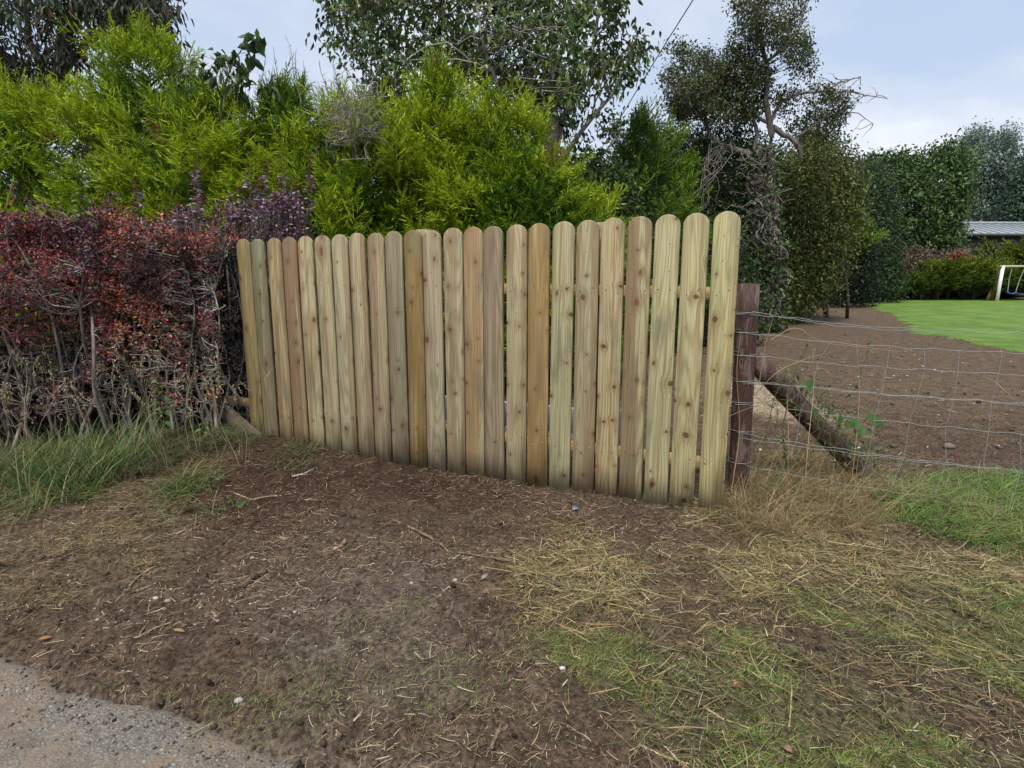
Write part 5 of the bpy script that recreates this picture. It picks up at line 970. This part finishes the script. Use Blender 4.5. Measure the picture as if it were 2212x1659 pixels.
pebbles(g, np.c_[x, y, gz(x, y) + r * .2], r, cc, .7, .25); n = 2500; x = rng.uniform(1.7, 12, n); y = rng.uniform(4.4, 15, n); r = .01 + .03 * rng.random(n) ** 3; pebbles(g, np.c_[x, y, gz(x, y)], r, bcol((.13, .092, .068), n, .25), .6, .25)
n = 260; x = rng.uniform(-3.4, -.2, n); y = rng.uniform(1.4, 4.4, n); k = ~mask('road', x, y); x, y = x[k], y[k]; r = .008 + .016 * rng.random(len(x)) ** 3; pebbles(g, np.c_[x, y, gz(x, y) - r * .2], r, bcol((.085, .060, .042), len(x), .2), .6, .4)
n = 60000; x = rng.uniform(-3.2, .8, n); y = rng.uniform(.9, 2.6, n); k = mask('road', x, y) & ~mask('road', x + rng.normal(0, .13, n), y + rng.normal(0, .13, n)); x, y = x[k], y[k]; r = .0015 + .006 * rng.random(len(x)) ** 4; pebbles(g, np.c_[x, y, -.024 + (fbm(x * 1.2, y * 1.2, 0, 31, 2) - .5) * .02], r, bcol((.10, .073, .052), len(x), .3), .6, .3)
o = g.build('soil_clods', M['straw'], None, True); tag(o, 'crumbled brown soil clods on the bare ground', 'soil', kind='stuff')
g = Geo(); n = 1900; x = rng.uniform(-3.0, 2.2, n); y = rng.uniform(1.05, 4.2, n); r = .0016 + .006 * rng.random(n) ** 4; c1 = gp(430, 1290); m_ = 260; x = np.r_[x, c1[0] + rng.normal(0, .35, m_)]; y = np.r_[y, c1[1] + rng.normal(0, .16, m_)]; r = np.r_[r, .002 + .009 * rng.random(m_) ** 3]
c2 = gp(830, 1380); x = np.r_[x, c2[0] + rng.normal(0, .25, 500)]; y = np.r_[y, c2[1] + rng.normal(0, .3, 500)]; r = np.r_[r, .0015 + .003 * rng.random(500) ** 2]; SC = np.array([(.36, .32, .27), (.26, .22, .19), (.44, .40, .34), (.34, .25, .20), (.27, .26, .25)]); n = len(x)
pebbles(g, np.c_[x, y, gz(x, y, soft('road', x, y)) + r * .25], r, bcol(SC[rng.integers(0, 5, n)], n, .15, .03), .65, .10); o = g.build('gravel', M['straw'], None, True); tag(o, 'small pale pebbles strewn over the soil', 'gravel', kind='stuff')
g = Geo(); n = 9000; x = rng.uniform(-2.4, .6, n); y = rng.uniform(.9, 2.4, n); k = mask('road', x, y) & (fbm(x * 3, y * 3, 0, 71, 3) > .44); x, y = x[k], y[k]; n = len(x); r = .0025 + .0075 * rng.random(n) ** 2; zz_ = -.026 + (fbm(x * 1.2, y * 1.2, 0, 31, 2) - .5) * .02
RC = np.array([(.24, .235, .225), (.32, .31, .29), (.17, .165, .16), (.27, .22, .17)]); pebbles(g, np.c_[x, y, zz_ + .0005], r, bcol(RC[rng.integers(0, 4, n)], n, .12, .02), .45, .15); o = g.build('road_chippings', M['straw']); tag(o, 'grey stone chippings standing out of the lane surface', 'gravel', kind='stuff')
g = Geo(); n = 90; x = rng.uniform(2, 9, n); y = rng.uniform(4.6, 12, n); r = rng.uniform(.008, .022, n); pebbles(g, np.c_[x, y, gz(x, y) + .006], r, bcol((.62, .60, .55), n, .1, .02), .5, .2); o = g.build('stone_chips', M['straw'], None, True); tag(o, 'white stone chips scattered over the bare field', 'stone', kind='stuff')
# ------------------------------------------------------------------ sticks and single finds on the soil
def stick(name, label, pts, r, colr, cat='stick', K=14, extra=None, lift=.0):
    p = []
    for (u_, v_) in pts: q = gp(u_, v_); q[2] = float(gz(q[0], q[1])) + r * .8 + lift; p.append(q)
    p = np.array(p); D = np.r_[0, np.cumsum(np.linalg.norm(np.diff(p, axis=0), axis=1))]; t = np.linspace(0, D[-1], K); C = np.stack([np.interp(t, D, p[:, k]) for k in range(3)], 1); C += rng.normal(size=C.shape) * r * .12
    g = Geo(); tubes(g, C[None], (np.linspace(1, .7, K) * r * (1 + .05 * rng.normal(size=K)))[None], 8, colr)
    for (pts2, r2) in (extra or []):
        p = []
        for (u_, v_) in pts2: q = gp(u_, v_); q[2] = float(gz(q[0], q[1])) + r2 + .004; p.append(q)
        p = np.array(p); D = np.r_[0, np.cumsum(np.linalg.norm(np.diff(p, axis=0), axis=1))]; t = np.linspace(0, D[-1], 10); C2 = np.stack([np.interp(t, D, p[:, k]) for k in range(3)], 1); C2 += rng.normal(size=C2.shape) * r2 * .6; tubes(g, C2[None], (np.linspace(1, .4, 10) * r2)[None], 5, colr)
    o = g.build(name, M['bark'], None, True); tag(o, label, cat); return o
stick('stick', 'short thick pale brown stub of wood on the soil, left of the straw', [(722, 1196), (735, 1188), (747, 1174)], .013, (.26, .16, .10))
stick('stick', 'dark thick stick lying on the soil at left of centre', [(525, 1272), (548, 1252), (574, 1236)], .014, (.10, .075, .055))
stick('root', 'branching brown root lying in front of the middle of the fence', [(850, 1130), (900, 1155), (950, 1178), (968, 1195)], .009, (.17, .12, .075), 'root', extra=[([(895, 1152), (860, 1138), (820, 1140)], .004), ([(900, 1155), (905, 1130), (885, 1122)], .003), ([(850, 1130), (815, 1150), (790, 1160)], .003), ([(960, 1185), (985, 1170)], .003), ([(930, 1168), (950, 1150)], .003)])
stick('root', 'long thin root pointing from the branching root toward the straw', [(985, 1195), (1060, 1210), (1130, 1222)], .006, (.16, .11, .07), 'root', extra=[([(1060, 1210), (1090, 1190), (1150, 1160)], .003)])
stick('stick', 'bent grey-brown twig on the soil at left', [(280, 1270), (300, 1248), (330, 1238), (355, 1225)], .006, (.20, .15, .10))
stick('stick', 'pale thin twig bent in the middle on the reddish soil', [(505, 1066), (545, 1078), (570, 1074), (610, 1072), (640, 1070)], .0035, (.42, .33, .22), extra=[([(545, 1078), (520, 1072)], .002)])
stick('stick', 'white forked splinter on the dark soil near the left fence boards', [(632, 1032), (660, 1026), (678, 1018)], .004, (.55, .48, .40), extra=[([(650, 1029), (666, 1032)], .003)])
stick('stick', 'reddish bark-covered stub in the straw patch', [(1352, 1320), (1350, 1300), (1340, 1285)], .011, (.15, .085, .055))
stick('stick', 'pale twig with a hook on the soil in the lower left', [(260, 1400), (300, 1378), (340, 1360), (372, 1345)], .005, (.33, .24, .15), extra=[([(300, 1378), (322, 1350)], .003)])
stick('stick', 'straight dark twig at the bottom centre of the soil', [(1060, 1620), (1075, 1585), (1085, 1560)], .007, (.16, .11, .075))
stick('stick', 'long straw-coloured stalk on the turf at bottom right', [(1490, 1520), (1560, 1550), (1625, 1578)], .004, (.40, .31, .16))
stick('stick', 'long straw-coloured stalk at the bottom edge by the turf', [(1380, 1606), (1430, 1630), (1490, 1655)], .004, (.42, .33, .18))
stick('stick', 'upright-pointing pale stalk lying on the turf right of centre', [(1705, 1570), (1710, 1500), (1708, 1460)], .003, (.40, .32, .16))
def flat(name, label, u_, v_, L, W, colr, cat, mat='leaf', az=.5, k=3):
    b = gp(u_, v_); b[2] = float(gz(b[0], b[1])) + .015; g = Geo(); A = nrm(np.array([[math.cos(az), math.sin(az), .05]])); leaves(g, b[None], A, L, W, np.array([colr]), .0, Nn=np.array([[.1, -.2, 1.]]), fold=.3)
    g2 = g; o = g.build(name, M[mat]); sm = o.modifiers.new('thickness', 'SOLIDIFY'); sm.thickness = .0012; tag(o, label, cat); return o
flat('leaf', 'fallen orange leaf at the lower left', 82, 1387, .055, .018, (.42, .20, .08), 'leaf', az=.3)
flat('leaf', 'fallen pale orange leaf left of the small twigs', 400, 1372, .06, .014, (.45, .28, .12), 'leaf', az=2.9)
flat('scrap', 'small blue scrap on the soil by the fence foot', 1235, 1107, .05, .028, (.20, .30, .50), 'scrap', az=.2)
flat('leaf', 'orange fallen leaf on the turf at right', 1585, 1485, .03, .02, (.50, .22, .06), 'leaf', az=.8)
flat('leaf', 'rust-brown fallen leaf near the straw edge', 1470, 1555, .04, .028, (.24, .13, .09), 'leaf', az=1.8)
flat('leaf', 'pinkish fallen leaf lying in the grass at bottom right', 1712, 1632, .035, .022, (.36, .20, .14), 'leaf', az=2.3)
flat('bark_piece', 'silver-grey twist of bark in the middle of the soil', 1040, 1265, .06, .02, (.30, .29, .28), 'bark', az=1.0)
# single stones
for lab, u_, v_, r_, c_ in [('grey egg-shaped stone left of the dark stick', 545, 1207, .013, (.36, .33, .30)), ('pinkish stone among the pebbles at left', 362, 1297, .016, (.36, .27, .23)), ('white stone in the pebble patch at left', 336, 1290, .014, (.52, .46, .40)), ('pale round stone in the middle of the soil', 983, 1256, .014, (.40, .33, .28)), ('flat grey stone in the lower left soil', 515, 1508, .016, (.38, .36, .34)), ('white stone at the right centre of the soil', 1215, 1450, .012, (.58, .57, .56)), ('brown stone on the field behind the wire fence', 2050, 968, .05, (.20, .15, .12))]:
    c = gp(u_, v_); g = Geo(); n = 1; th = np.linspace(0, math.pi, 9)[:, None]; ph_ = np.linspace(0, 2 * math.pi, 15)[None, :-1]; S_ = np.stack([np.sin(th) * np.cos(ph_), np.sin(th) * np.sin(ph_) * .75, np.cos(th) * np.ones_like(ph_) * .6], -1)
    S_ = S_ * (1 + .25 * (vn(S_[..., 0] * 1.7 + u_, S_[..., 1] * 1.7, S_[..., 2] * 1.7, 6)[..., None] - .5)) * r_ + np.array([c[0], c[1], float(gz(c[0], c[1])) + r_ * .4]); id_ = np.arange(9 * 14).reshape(9, 14); nx_ = np.roll(id_, -1, 1); g.add(S_, np.stack([id_[:-1], nx_[:-1], nx_[1:], id_[1:]], -1).reshape(-1, 4), c_); o = g.build('stone', M['straw'], None, True); tag(o, lab, 'stone')
